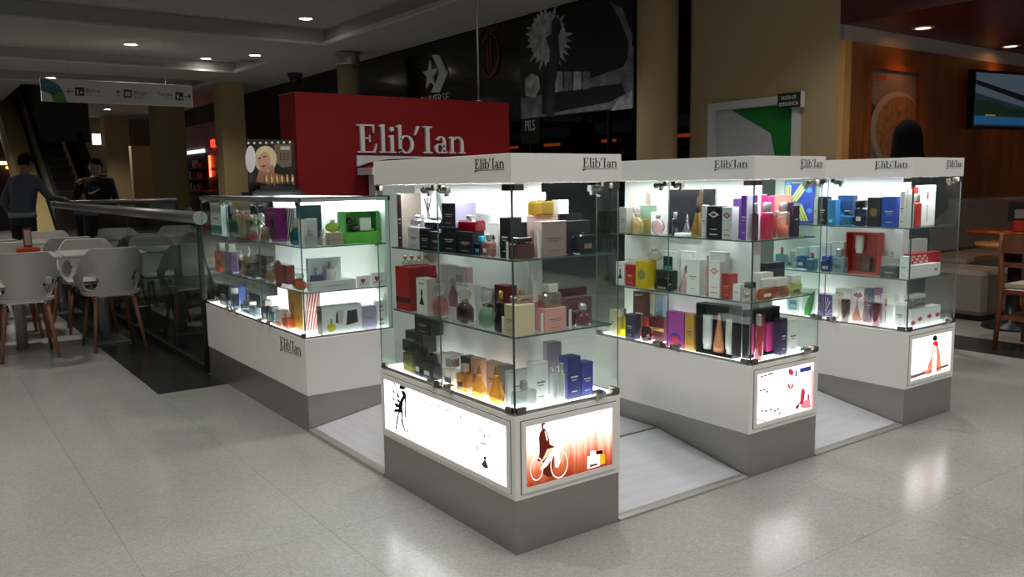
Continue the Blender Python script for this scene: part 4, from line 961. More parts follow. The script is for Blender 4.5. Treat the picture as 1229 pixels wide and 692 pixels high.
tvp('screen_caption', [(0, .03), (1, .03), (1, .17), (0, .19)], '2a5a8a', .35, .004); tvp('screen_logo', [(.2, .19), (.4, .19), (.4, .22), (.2, .22)], '9a8a3a', .3, .005)
k = MB(); k.prism([(wv*.45, hv*.4), (wv*.55, hv*.4), (wv*.55, hv*.6), (wv*.45, hv*.6)], ca, Z, nn, o0, -.2, -.07); k.build('wall_mount', BLACK, tv)
# booth seating, tables, chair
UPH = pm('8a8278', .7)
bt = thing('booth_bench', 'beige upholstered booth bench along the panelled wall', 'bench', (8, 2.1, 0))
k = MB(); k.bbox(6.6, 12, 1.75, 2.39, .08, .46, .03); k.build('seat', UPH, bt); k = MB(); k.bbox(6.6, 12, 2.27, 2.40, .46, 1.0, .03); k.build('back_cushion', UPH, bt)
k = MB(); k.box(6.65, 11.95, 1.82, 2.38, 0, .08); k.build('kick_base', pm('1a1512', .6), bt)
ot = thing('booth_bench', 'short beige upholstered bench block behind the red bottle case', 'bench', (6.1, 1.75, 0))
k = MB(); k.bbox(5.82, 6.35, 1.2, 2.35, .05, .44, .04); k.build('seat', UPH, ot); k = MB(); k.box(5.88, 6.3, 1.25, 2.3, 0, .05); k.build('kick_base', pm('120f0d', .6), ot)
TW = wood_mat('8a3a16', 'a85024', (2, 9, 2), .25)
def rtable(loc, label, r, mat, h=.74):
    t = thing('round_table', label, 'table', loc); x_, y_, _ = loc
    k = MB(); k.lathe([(r-.02, h-.03), (r, h-.02), (r, h), (.001, h)], loc, 32); k.build('table_top', mat, t)
    k = MB(); k.lathe([(.22, 0), (.22, .02), (.05, .05), (.05, h-.03)], loc, 20); k.build('pedestal', pm('141210', .4), t)
rtable((6.75, 1.45, 0), 'dark wood round restaurant table carrying the card stand', .36, TW)
rtable((5.75, .95, 0), 'light wood round restaurant table nearer the display case', .30, wood_mat('a8703a', 'c08a50', (2, 9, 2), .25, key=4), .70)
mh = thing('menu_stand', 'orange card stand with dark card on the restaurant table', 'menu stand', (6.62, 1.3, .7395))
k = MB(); k.bbox(-.06, .06, -.05, .05, 0, .10, .008); k.build('base', pm('b8341a', .4), mh, local=True); k = MB(); k.box(-.10, .10, -.008, .008, .09, .27); k.build('card', pm('15120f', .4), mh, local=True)
k = MB(); k.box(-.05, .03, -.0095, -.008, .12, .20); k.build('card_print', pm('8a8478', .5), mh, local=True)
mh.rotation_euler = (0, 0, -.9)
WD = wood_mat('5a3018', '7a4826', (8, 8, 1.4), .35, key=5)
rc = thing('restaurant_chair', 'brown wooden restaurant chair with pale seat pad near dark floor band', 'chair', (4.98, .42, 0), -math.pi/2)
for sx_ in (-1, 1):
    k = MB(); k.tube([(sx_*.20, -.24, 0), (sx_*.20, -.20, .44), (sx_*.20, -.23, .84)], [.017, .022, .018], 8); k.build('leg', WD, rc, local=True)
    k = MB(); k.tube([(sx_*.20, .20, 0), (sx_*.20, .19, .43)], [.016, .02], 8); k.build('leg', WD, rc, local=True)
    k = MB(); k.box(sx_*.20-.012, sx_*.20+.012, -.2, .19, .20, .235); k.build('stretcher', WD, rc, local=True)
k = MB(); k.bbox(-.22, .22, -.21, .22, .40, .445, .008); k.build('seat_frame', WD, rc, local=True)
k = MB(); k.bbox(-.20, .20, -.19, .21, .44, .475, .012); k.build('seat_pad', pm('c4bba6', .7), rc, local=True)
k = MB(); k.box(-.20, .20, -.240, -.215, .70, .83); k.build('back_rail', WD, rc, local=True); k = MB(); k.box(-.20, .20, -.225, -.205, .60, .635); k.build('back_rail', WD, rc, local=True); k = MB(); k.box(-.19, .19, -.215, -.2, .22, .25); k.build('stretcher', WD, rc, local=True)
rc2 = copy_tree(rc, (5.35, -.35, 0), math.pi/2+.3, 'brown wooden restaurant chair further along the dark floor band')

# ================================================================ PEOPLE
def capsule(k, a, b, ra, rb, seg=14):
    a, b = Vector(a), Vector(b); d = (b-a); L = d.length; d.normalize()
    pts, rr = [], []
    for t in (-1, -.92, -.7, -.35, 0): pts.append(a+d*ra*t); rr.append(max(.0008, ra*math.sqrt(max(0, 1-t*t))))
    for t in (0, .35, .7, .92, 1): pts.append(b+d*rb*t); rr.append(max(.0008, rb*math.sqrt(max(0, 1-t*t))))
    k.tube(pts, rr, seg)
def loft(k, secs, seg=24):
    v_ = []; fs = []
    for (cx_, cy_, cz_), rx, ry in secs:
        for i in range(seg):
            t = 2*math.pi*i/seg; c_, s_ = math.cos(t), math.sin(t)
            v_.append((cx_+math.copysign(abs(c_)**.85, c_)*rx, cy_+math.copysign(abs(s_)**.85, s_)*ry, cz_))
    n = len(secs)
    for q in range(n-1):
        for i in range(seg): fs.append((q*seg+i, q*seg+(i+1) % seg, (q+1)*seg+(i+1) % seg, (q+1)*seg+i))
    fs.append(tuple(range(seg-1, -1, -1))); fs.append(tuple((n-1)*seg+i for i in range(seg)))
    k.add(v_, fs, 0, True)
def ellipsoid(k, c, rx, ry, rz_, n=12, seg=20, mi=0):
    k.lathe([(max(.0005, math.sin(math.pi*i/n)), -math.cos(math.pi*i/n)*rz_) for i in range(n+1)], c, seg, mi, rx, ry)
def person(label, loc, rz, mats, J, hair, head_turn=0, face=False, lean=(0, 0)):
    """J: hands/elbows in local coords (front = -Y). mats: skin, top, trousers, shoes"""
    t = thing('person', label, 'person', loc, rz)
    k = MB(); segs = []
    lx, ly = lean
    def S(x_, y_, z_):   # bend the upper body
        f = max(0, (z_-.9)/.7); return Vector((x_+lx*f, y_+ly*f, z_))
    def cap(a, b, ra, rb, m_): capsule(k, a, b, ra, rb); segs.append((Vector(a), Vector(b), (ra+rb)/2, m_))
    secs = [(S(0, 0, .80), .150, .10), (S(0, 0, .90), .172, .118), (S(0, 0, 1.02), .158, .112), (S(0, 0, 1.15), .168, .118), (S(0, 0, 1.28), .188, .122), (S(0, 0, 1.36), .178, .105), (S(0, .005, 1.42), .115, .078), (S(0, .008, 1.45), .07, .062)]
    loft(k, [(tuple(c), a, b) for c, a, b in secs])
    segs.append((S(0, 0, 1.0), S(0, 0, 1.30), .13, 1)); segs.append((S(0, 0, .78), S(0, 0, .88), .15, 2))
    cap(S(0, .01, 1.40), S(0, -.005, 1.52), .058, .054, 0)
    H = S(0, -.02, 1.585); ch_, sh_ = math.cos(head_turn), math.sin(head_turn)
    def hp(x_, y_, z_): return H+Vector((x_*ch_-y_*sh_, x_*sh_+y_*ch_, z_))
    ellipsoid(k, tuple(H+Vector((0, 0, .012))), .078, .088, .105); ellipsoid(k, tuple(hp(0, -.022, -.045)), .056, .062, .068)
    segs.append((H-Z*.03, H+Z*.03, .08, 0))
    cap(hp(0, -.088, .0), hp(0, -.098, -.024), .010, .014, 0)
    for s_ in (-1, 1): cap(hp(s_*.080, .005, .012), hp(s_*.081, .008, -.022), .012, .010, 0)
    for side in (-1, 1):
        sh = S(side*.175, 0, 1.365); el, wr, fd = (Vector(q) for q in J[side])
        cap(S(side*.10, 0, 1.37), sh, .066, .064, 1); cap(sh, el, .060, .046, 1); cap(el, wr, .045, .032, 1)
        f = fd.normalized(); pal = wr+f*.05
        cap(wr, pal+f*.02, .026, .034, 0)
        sv = f.cross(Z).normalized() if abs(f.z) < .9 else X.copy(); up_ = sv.cross(f)
        for i, ln in enumerate((.062, .075, .080, .070)):
            b0 = pal+f*.035+sv*(-.03+.02*i); b1 = b0+f*ln*.55-up_*.008; b2 = b1+f*ln*.4-up_*.028
            cap(b0, b1, .0095, .009, 0); cap(b1, b2, .009, .0075, 0)
        th0 = pal-sv*.03; cap(th0, th0-sv*.03+f*.03, .012, .010, 0); cap(th0-sv*.03+f*.03, th0-sv*.035+f*.055-up_*.01, .010, .008, 0)
        hip = Vector((side*.092, 0, .86)); kn = Vector((side*.105, -.015, .47)); an = Vector((side*.105, .02, .085))
        cap(hip, kn, .090, .062, 2); cap(kn, an, .060, .045, 2); cap(an, an+Vector((0, -.13, -.045)), .042, .036, 3); cap(an+Vector((0, .02, -.045)), an+Vector((0, -.1, -.047)), .036, .034, 3)
    src = k.build('body_source', mats[0], None)
    rm = src.modifiers.new('union', 'REMESH'); rm.mode = 'VOXEL'; rm.voxel_size = .010
    sm = src.modifiers.new('soften', 'SMOOTH'); sm.factor = .5; sm.iterations = 3
    dg = bpy.context.evaluated_depsgraph_get(); dg.update()
    me = bpy.data.meshes.new_from_object(src.evaluated_get(dg)); bpy.data.objects.remove(src, do_unlink=True)
    zmin = min(v.co.z for v in me.vertices)
    me.materials.clear()
    for m_ in mats: me.materials.append(m_)
    for p in me.polygons:
        c = p.center; best = None
        for a, b, r, m_ in segs:
            d = b-a; u = max(0, min(1, (c-a).dot(d)/max(1e-9, d.length_squared))); q = (c-(a+d*u)).length-r
            if best is None or q < best[0]: best = (q, m_)
        p.material_index = best[1]; p.use_smooth = True
    o = bpy.data.objects.new('body', me); COL.objects.link(o); o.parent = t; o.location = (0, 0, -zmin)
    def child(k, name, mat):
        q = k.build(name, mat, t, local=True); q.location = (0, 0, -zmin); return q
    k = MB()   # hair cap: shell above a tilted plane
    n, seg = 12, 24; v_ = []; fs = []
    for i in range(n+1):
        th = math.pi*hair[1]*i/n
        for j in range(seg):
            ph = 2*math.pi*j/seg
            tt = th*(1-.30*max(0, -math.sin(ph)))
            q = hp(.084*math.sin(tt)*math.cos(ph)*hair[2], .095*math.sin(tt)*math.sin(ph)*hair[2]+.004, .014+.113*math.cos(tt)*hair[2]); v_.append(q)
    for i in range(n):
        for j in range(seg): fs.append((i*seg+j, i*seg+(j+1) % seg, (i+1)*seg+(j+1) % seg, (i+1)*seg+j))
    k.add(v_, fs, 0, True); h = child(k, 'hair', hair[0]); sd = h.modifiers.new('thickness', 'SOLIDIFY'); sd.thickness = .012
    if face:
        k = MB()
        for s_ in (-1, 1): ellipsoid(k, tuple(hp(s_*.032, -.078, .006)), .013, .006, .006, 6, 10)
        child(k, 'eye', pm('161210', .2))
        k = MB()
        for s_ in (-1, 1): capsule(k, hp(s_*.018, -.085, .026), hp(s_*.048, -.074, .026), .005, .004, 6)
        child(k, 'eyebrow', pm('1c1512', .7))
        k = MB(); capsule(k, hp(-.022, -.076, -.055), hp(.022, -.076, -.055), .007, .007, 8); child(k, 'mouth', pm('8a4a44', .5))
    return t, child, S
SK = pm('a8795f', .55)
def facing(dx, dy): return math.atan2(dx, -dy)   # local front -Y turned to (dx,dy)
# man in the grey pullover leaning on the railing, seen from behind
p1 = person('man in grey long-sleeved pullover leaning on the far handrail', (-.37, 10.03, 0), facing(.80, .60), (SK, pm('5c616c', .85), pm('23262c', .8), pm('15120f', .6)),
       {-1: ((-.25, -.19, 1.15), (-.22, -.40, 1.125), (.1, -1, -.12)), 1: ((.27, .02, 1.10), (.25, -.10, .86), (0, -.3, -1))}, (pm('0b0908', .95, spec=.1), .62, 1.0), 0, False, (0, -.10))
k = MB(); k.lathe([(.178, .965), (.186, .965), (.184, .90), (.176, .90)], (0, 0, 0), 28, 0, 1, .72); p1[1](k, 'light_shirt_hem', pm('8f98a4', .8))
# man in black hooded top with blue and white chest print
p2, child2, S2 = person('man in black hoodie with blue and white tick print behind the railing', (.67, 10.92, 0), facing(-.58, -.81), (SK, pm('0d0d0f', .85), pm('15171c', .8), pm('15120f', .6)),
       {-1: ((-.30, -.06, 1.13), (-.17, -.22, 1.33), (.55, -.05, .5)), 1: ((.25, .0, 1.10), (.18, -.16, .92), (-.2, -.6, -.7))}, (pm('0b0908', .95, spec=.1), .56, 1.0), -.55, True)
k = MB()
def chest(pts, name, col, n=.0):
    k = MB(); k.prism(pts, X, Z, -Y, (0, -.123, 0), n, n+.004); child2(k, name, pm(col, .7))
chest([(-.075, 1.225), (-.055, 1.215), (.12, 1.275), (-.03, 1.185), (-.07, 1.19)], 'white_tick_print', 'd8d8d6', .002)
k = MB(); text(k, 'NIKE', (-.07, -.127, 1.255), X, Z, .045, .15); child2(k, 'blue_lettering_print', pm('3a80b0', .7))
chest([(-.02, 1.168), (.12, 1.172), (.12, 1.182), (-.02, 1.178)], 'red_line_print', '8a3038', .002)
k = MB(); loft(k, [((0, .03, 1.40), .115, .10), ((0, .045, 1.45), .105, .095), ((0, .06, 1.48), .085, .07)]); child2(k, 'hood', pm('0d0d0f', .85))
# dark-haired person in black behind the red bottle case
p3 = person('dark-haired person in black coat standing behind the red bottle case', (4.09, .98, 0), facing(.75, .66), (SK, pm('0b0b0c', .8), pm('0d0e11', .8), pm('0d0c0b', .5)),
       {-1: ((-.25, .0, 1.10), (-.2, -.2, .98), (.2, -.9, -.1)), 1: ((.25, .0, 1.10), (.2, -.2, .98), (-.2, -.9, -.1))}, (pm('040404', .9, spec=.1), .80, 1.10), 0, False, (0, 0))
k = MB(); loft(k, [((0, .02, 1.33), .165, .11), ((0, .02, 1.42), .125, .105), ((0, .0, 1.50), .105, .105), ((0, -.005, 1.60), .100, .108), ((0, -.01, 1.67), .080, .09), ((0, -.015, 1.715), .04, .045)]); p3[1](k, 'hood', pm('040404', .9, spec=.1))
p3[0].scale = (.95, .95, .955); p2.scale = (1.0, 1.0, .985)

# ================================================================ PERFUMES
def print_panel(k, w, h, t, pts, n=.0):
    """flat print on the front (-Y side) of a carton; pts in fractions of w (centred) and h"""
    k.prism([(a*w, b*h) for a, b in pts], X, Z, -Y, (0, -t/2, 0), n, n+.0005)
def contrast(c):
    r, g, b, _ = lin(c); return 'd6d2ca' if (.3*r+.6*g+.1*b) < .25 else '6a6460'
def R4(a, b, c, d): return [(a, b), (c, b), (c, d), (a, d)]
def carton(o, w, t, h, col, op):
    k = MB(); b = .0012
    k.bbox(-w/2, w/2, -t/2, t/2, 0, h, b, 0, 1)
    side = op.get('side', col)
    body = k.build('carton', [pm(side, .42), pm(col, .42)], o, local=True)
    def add(name, pts, c, n=.0):
        k = MB(); print_panel(k, w, h, t, pts, n); k.build(name, pm(c, .45), body, local=True)
    k = MB(); k.box(-w/2+.0008, w/2-.0008, -t/2-.0003, -t/2+.0004, h*.965-.0006, h*.965); k.build('lid_seam', pm('4a4640' if sum(lin(col)[:3]) > .6 else '050505', .6), body, local=True)
    if op.get('sidestripe'):
        for i in range(9):
            y_ = -.62+i*.155; q = [(max(-.49, min(.49, y_)), .01), (max(-.49, min(.49, y_+.08)), .01), (max(-.49, min(.49, y_+.48)), .99), (max(-.49, min(.49, y_+.40)), .99)]
            k = MB(); k.prism([(a_*t, b_*h) for a_, b_ in q], Y, Z, X, (w/2, 0, 0), 0, .0005); k.build('print_stripe', pm('a83030', .45), body, local=True)
    m = op.get('mark'); c2 = op.get('c2', contrast(col)); c3 = op.get('c3', c2)
    if m is None:
        add('print_line', R4(-.28, .50, .28, .535), c2); add('print_line', R4(-.18, .43, .18, .452), c2); add('print_line', R4(-.2, .16, .2, .18), c2)
    elif m == 'text':
        k = MB(); text(k, op['s'], (-.40*w, -t/2-.0006, h*op.get('ty', .5)), X, Z, h*op.get('th', .10), .8*w); k.build('print_lettering', pm(c2, .5), body, local=True)
    elif m == 'band': add('print_band', R4(-.5, op['z0'], .5, op['z1']), c2); add('print_line', R4(-.2, .5, .2, .53), c3, .0006)
    elif m == 'dress':
        add('print_dress', [(-.05, .70), (.05, .70), (.09, .60), (.05, .50), (.24, .28), (-.24, .28), (-.05, .50), (-.09, .60)], '18151a'); add('print_line', R4(-.25, .84, .25, .87), c2)
    elif m == 'spade':
        add('print_spade', [(0, .66), (.16, .55), (.12, .50), (.03, .52), (.07, .45), (-.07, .45), (-.03, .52), (-.12, .50), (-.16, .55)], '141214'); add('print_line', R4(-.2, .16, .2, .19), c2)
    elif m == 'badge':
        add('print_badge', [(-.40, .74), (0, .84), (.40, .74), (0, .64)], c2); add('print_badge_core', [(-.24, .74), (0, .79), (.24, .74), (0, .69)], c3, .0006); add('print_line', R4(-.25, .28, .25, .30), c2); add('print_line', R4(-.3, .12, .3, .15), c2)
    elif m == 'heart':
        add('print_heart', [(-.13, .36), (.07, .56), (.10, .70), (.02, .76), (-.08, .70), (-.16, .78), (-.28, .74), (-.30, .60)], 'b02030')
        k = MB(); text(k, 'DKNY', (-.36*w, -t/2-.0011, h*.24), X, Z, h*.17, .72*w); k.build('print_lettering', pm('2a2628', .5), body, local=True)
    elif m == 'scribble':
        add('print_scribble', [(-.30, .62), (-.05, .80), (.0, .68), (.2, .76), (.25, .56), (-.1, .46)], 'c07880'); add('print_line', R4(-.3, .26, .3, .34), '6a5a5a')
    elif m == 'flower':
        for fx, fz in op.get('fl', ((0, .6),)):
            add('print_flower', [(fx+.09*math.cos(q)*(1 if i % 2 else .6)*op.get('fr', 1), fz+.13*math.sin(q)*(1 if i % 2 else .6)*op.get('fr', 1)) for i, q in enumerate([2*math.pi*j/12 for j in range(12)])], 'c42a2a')
        if op.get('stem'): add('print_stem', R4(op['stem']-.02, .1, op['stem']+.02, .52), '5a3a36')
    elif m == 'lips': add('print_lips', [(-.40, .78), (-.12, .88), (0, .83), (.15, .88), (.42, .78), (.05, .68)], 'b02a34')
    elif m == 'leaf': add('print_leaf', [(-.30, 0.02), (-.28, .30), (-.05, .65), (.36, .90), (.46, .92), (.40, .55), (.30, .25), (.10, 0.02)], '3a9a34'); add('print_leaf_shade', [(.0, .02), (.24, .6), (.34, .8), (.32, .4), (.15, .02)], '246a28', .0006)
    elif m == 'burst':
        add('print_field', R4(-.5, .10, .42, .96), '6a4a9a')
        for i in range(11):
            q = math.pi*(.02+.09*i); add('print_ray', [(-.08+.04*math.cos(q+1.3), .12), (-.08+.62*math.cos(q)*.9, .12+.80*math.sin(q)), (-.05+.66*math.cos(q)*.9, .12+.74*math.sin(q))] if abs(math.cos(q)) < .75 else [(-.08, .12), (-.08+.5*math.cos(q), .12+.5*math.sin(q)), (-.06+.5*math.cos(q), .10+.45*math.sin(q))], 'e8e4f0', .0006)
    elif m == 'stripes':
        add('print_field', R4(-.47, .02, .47, .98), op.get('field', col))
        for i in range(op.get('n', 7)):
            s_ = -.62+i*(1.05/op.get('n', 7)); q = [(max(-.47, min(.47, s_)), .03), (max(-.47, min(.47, s_+.055)), .03), (max(-.47, min(.47, s_+.40)), .97), (max(-.47, min(.47, s_+.345)), .97)]
            add('print_stripe', q, c2, .0006)
    elif m == 'bigstripes':
        for s_ in (-.05, .06, .17): add('print_stripe', [(s_-.28, .52), (s_-.21, .52), (s_+.22, .93), (s_+.15, .93)], 'd8d858'); 
        for s_ in (-.1, .0, .1): add('print_stripe', [(s_-.02, .44), (s_+.05, .44), (s_+.30, .06), (s_+.23, .06)], 'd8d858')
        for s_ in (-.46, -.38, -.30): add('print_stripe', R4(s_, .60, s_+.045, .90), 'd8d858')
        for fx, fz in ((-.36, .93), (.4, .78), (.1, .42), (.42, .3)): add('print_dot', [(fx+.10*math.cos(q), fz+.06*math.sin(q)) for q in [2*math.pi*j/12 for j in range(12)]], '4a8ae0', -.0002)
        k = MB(); add('print_line', R4(-.25, .955, .25, .975), 'd8d858')
    elif m == 'rose':
        add('print_ring', [(.05+.36*math.cos(q), .22+.20*math.sin(q)) for q in [math.pi*j/12 for j in range(13)]], '6a3ab8'); add('print_rose', [(.05+.28*math.cos(q)*(1 if j % 2 else .86), .20+.15*math.sin(q)*(1 if j % 2 else .86)) for j, q in enumerate([2*math.pi*j/16 for j in range(16)])], 'd84060', .0006)
    elif m == 'circle': add('print_circle', [(.30*math.cos(q), .5+.30*w/h*math.sin(q)) for q in [2*math.pi*j/18 for j in range(18)]], c2)
    elif m == 'picture':
        add('print_picture', R4(-.30, .30, .30, .86), op.get('pc', '2a4a4c')); add('print_picture_light', R4(-.22, .42, .22, .60), c2, .0006); add('print_line', R4(-.2, .12, .2, .15), '8a8884')
    elif m == 'bottlepic':
        add('print_backdrop', R4(-.42, .06, .42, .94), op.get('pc', 'e9e4e4')); add('print_bottle', [(-.16, .18), (.16, .18), (.18, .40), (.10, .52), (.05, .60), (-.05, .60), (-.10, .52), (-.18, .40)], op.get('bc', 'b08088'), .0006); add('print_stopper', [(.11*math.cos(q), .67+.09*math.sin(q)) for q in [2*math.pi*j/10 for j in range(10)]], 'c8c0c4', .0006); add('print_text_patch', R4(.12, .70, .36, .84), 'b0a8ac', .0006)
    elif m == 'bag':
        add('print_bag', [(.10, .26), (.40, .34), (.38, .80), (.14, .78)], '2b292d'); add('print_tube', [(-.09, .32), (.02, .34), (.06, .82), (-.12, .82)], 'cfc6ba'); add('print_tube_shade', [(-.16, .40), (-.09, .36), (-.11, .82), (-.14, .74)], '3a3430'); add('print_yellow_bottle', [(-.27+.11*math.cos(q), .24+.15*math.sin(q)) for q in [2*math.pi*j/14 for j in range(14)]], 'c8c020', .0006); add('print_sprayer', R4(-.29, .38, -.25, .54), '8a8a80', .0006)
    elif m == 'monogram':
        for q in ([(-.02, .90), (.03, .90), (.03, .10), (-.02, .10)], [(-.20, .88), (-.14, .88), (.03, .60), (.0, .55)], [(.22, .90), (.16, .90), (.0, .62), (.02, .56)], [(-.10, .10), (.26, .10), (.26, .15), (-.10, .16)]): add('print_letter', [(a*.9, .30+b*.5) for a, b in q], '141416')
        sw = [(.16, .72), (.05, .80), (-.08, .72), (.0, .60), (.14, .50), (.10, .36), (-.06, .34), (-.14, .42)]
        for (a0, b0), (a1, b1) in zip(sw[:-1], sw[1:]): add('print_letter', [(a0*.9-.018, b0*.5+.30), (a0*.9+.018, b0*.5+.31), (a1*.9+.018, b1*.5+.31), (a1*.9-.018, b1*.5+.30)], '141416', .0006)
    elif m == 'cyan': add('print_glow', [(-.40, .06), (.30, .06), (.44, .34), (.05, .30), (-.30, .50), (-.42, .90), (-.46, .5)], '2a9ac8'); add('print_highlight', R4(-.30, .12, .1, .22), 'c8e8f0', .0006)
    elif m == 'pattern':
        for i in range(9):
            for j in range(3):
                if (i*2+j) % 3: add('print_fleck', R4(-.46+.06*i, .58+.13*j, -.42+.06*i, .66+.13*j), 'ead8d4')
        add('print_band', R4(-.5, 0.02, .5, .5), 'f4f2f0')
    return body
def bottle(o, w, t, h, col, op, kind):
    cap = op.get('cap', 'c8c6c2'); G = bottle_mat(col) if not op.get('solid') else pm(col, .25); CM = pm(cap, .22, .6 if op.get('metal', cap in ('c8c6c2', 'c9a24a', 'b8975a')) else 0)
    seg = 16
    def lathe(name, prof, mat, sy=1, sx=1):
        k = MB(); k.lathe(prof, (0, 0, 0), seg, 0, sx, sy); return k.build(name, mat, o, local=True)
    r = w/2; sy = min(1, t/w)
    if kind == 'rect':
        bf = op.get('bf', .68); k = MB(); k.bbox(-r, r, -t/2, t/2, 0, h*bf, min(.006, w*.12)); b = k.build('body', G, o, local=True)
        lathe('collar', [(r*.28, h*bf-.001), (r*.28, h*(bf+.05))], pm('b8b0a0', .25, .8))
        cw = op.get('cw', .42); k = MB(); k.bbox(-r*cw, r*cw, -min(t/2, r*cw), min(t/2, r*cw), h*(bf+.03), h, .0025); k.build('cap', CM, o, local=True)
        if op.get('label') is not False:
            k = MB(); k.prism(R4(-r*.5, h*bf*.30, r*.5, h*bf*.55), X, Z, -Y, (0, -t/2, 0), 0, .0005); k.build('label', pm(op.get('label', contrast(col)), .5), b, local=True)
        if op.get('liquid'):
            k = MB(); k.bbox(-r*.88, r*.88, -t/2*.8, t/2*.8, .004, h*bf*op.get('lf', .6), .003); k.build('liquid', pm(op['liquid'], .1), o, local=True)
    elif kind == 'round':
        lathe('body', [(r*.55, 0), (r*.92, h*.03), (r, h*.22), (r*.96, h*.42), (r*.62, h*.56), (r*.26, h*.60)], G, sy)
        lathe('collar', [(r*.28, h*.595), (r*.30, h*.61), (r*.28, h*.66)], pm('c9b27a', .25, .8))
        lathe('stopper', [(r*.2, h*.65), (r*.50, h*.72), (r*.62, h*.84), (r*.45, h*.96), (r*.1, h)], CM if op.get('cap') else bottle_mat('e6e6e6'), min(1, sy*1.5))
        if op.get('bow'): k = MB(); k.box(-r*.5, r*.5, -r*.2, r*.2, h*.58, h*.64); k.build('bow', pm(op['bow'], .5), o, local=True)
    elif kind == 'sphere':
        n = 10; lathe('body', [(max(.0008, r*math.sin(math.pi*i/n)), h*.40*(1-math.cos(math.pi*i/n))) for i in range(n+1)], G, sy)
        lathe('cap', [(r*.25, h*.78), (r*.32, h*.83), (r*.32, h*.97), (r*.2, h)], CM)
    elif kind == 'cone':
        lathe('body', [(r*.75, 0), (r, h*.05), (r*.98, h*.2), (r*.62, h*.42), (r*.34, h*.62), (r*.22, h*.72)], G, sy)
        lathe('cap', [(r*.25, h*.71), (r*.27, h*.74), (r*.16, h*.92), (r*.05, h)], CM)
        if op.get('tassel'): lathe('tassel', [(r*.3, h*.60), (r*.5, h*.68), (r*.3, h*.80), (r*.08, h)], pm('0c0b0c', .7))
    elif kind == 'tall':
        lathe('body', [(r*.9, 0), (r, h*.01), (r, h*.70), (r*.9, h*.73), (r*.4, h*.75)], G, sy)
        lathe('cap', [(r*.42, h*.745), (r*.62, h*.76), (r*.62, h*.98), (r*.5, h)], CM)
        if op.get('liquid'): lathe('liquid', [(r*.82, h*.02), (r*.84, h*.36)], pm(op['liquid'], .1), sy)
    elif kind == 'figure':
        lathe('body', [(r*.8, 0), (r, h*.04), (r*.95, h*.30), (r*.55, h*.52), (r*.80, h*.66), (r*.55, h*.74), (r*.22, h*.77)], pm(col, .15), .8)
        lathe('cap', [(r*.24, h*.765), (r*.32, h*.80), (r*.30, h*.96), (r*.1, h)], CM)
    elif kind == 'jar':
        lathe('body', [(r*.9, 0), (r, h*.1), (r, h*.6), (r*.95, h*.62)], pm(col, .3)); lathe('cap', [(r, h*.6), (r, h*.92), (r*.9, h)], pm(cap, .3))
    elif kind == 'berries':
        lathe('body', [(r*.5, 0), (r*.65, h*.05), (r*.62, h*.5), (r*.25, h*.62)], pm('120c0e', .1)); lathe('cap', [(r*.28, h*.6), (r*.35, h*.65), (r*.3, h*.98), (r*.1, h)], pm('b01820', .2))
        k = MB()
        for i in range(9):
            q = 2.4*i; ellipsoid(k, (r*.75*math.cos(q), r*.75*math.sin(q), .008+h*.05*i*.9), .007, .007, .007, 5, 8)
        k.build('berry', pm('b01820', .2), o, local=True)
def gift_set(o, w, t, h, col, op):
    e = .004; k = MB()
    k.box(-w/2, w/2, t/2-e, t/2, 0, h); tr = k.build('tray_back', pm(op.get('inner', col), .5), o, local=True)
    k = MB(); k.box(-w/2, -w/2+e, -t/2, t/2-e, 0, h); k.box(w/2-e, w/2, -t/2, t/2-e, 0, h); k.box(-w/2+e, w/2-e, -t/2, t/2-e, 0, e); k.box(-w/2+e, w/2-e, -t/2, t/2-e, h-e, h); k.build('tray_side', pm(col, .4), o, local=True)
    if op.get('ledge'): k = MB(); k.box(-w/2+e, w/2-e, -t/2+.002, t/2-e, e, h*op['ledge']); k.build('ledge', pm(col, .4), o, local=True)
    for kind, a, b, z0, z1, c in op['in']:
        x_ = (a+b)/2*w; ww = (b-a)*w; k = MB(); y_ = -t*.05; tt = min(ww*.5, t*.32)
        if kind == 'tube': k.lathe([(ww*.42, h*z0), (ww*.42, h*(z0+.08)), (ww*.5, h*(z0+.10)), (ww*.5, h*z1)], (x_, y_, 0), 14, 0, 1, min(1, tt/ww*1.6)); k.build('tube', pm(c, .35), o, local=True)
        elif kind == 'cone': k.lathe([(ww*.5, h*z0), (ww*.5, h*(z0+.12)), (ww*.2, h*(z0+(z1-z0)*.7)), (ww*.06, h*z1)], (x_, y_, 0), 14, 0, 1, min(1, tt/ww*1.6)); k.build('cone_bottle', pm(c, .2), o, local=True)
        elif kind == 'block': k.bbox(x_-ww/2, x_+ww/2, y_-tt/2, y_+tt/2+.01, h*z0, h*z1, .003); k.build('insert', pm(c, .35), o, local=True)
        elif kind == 'ball': ellipsoid(k, (x_, y_, h*(z0+z1)/2), ww/2, min(ww/2, t*.35), h*(z1-z0)/2, 8, 14); k.build('round_bottle', pm(c, .15), o, local=True)

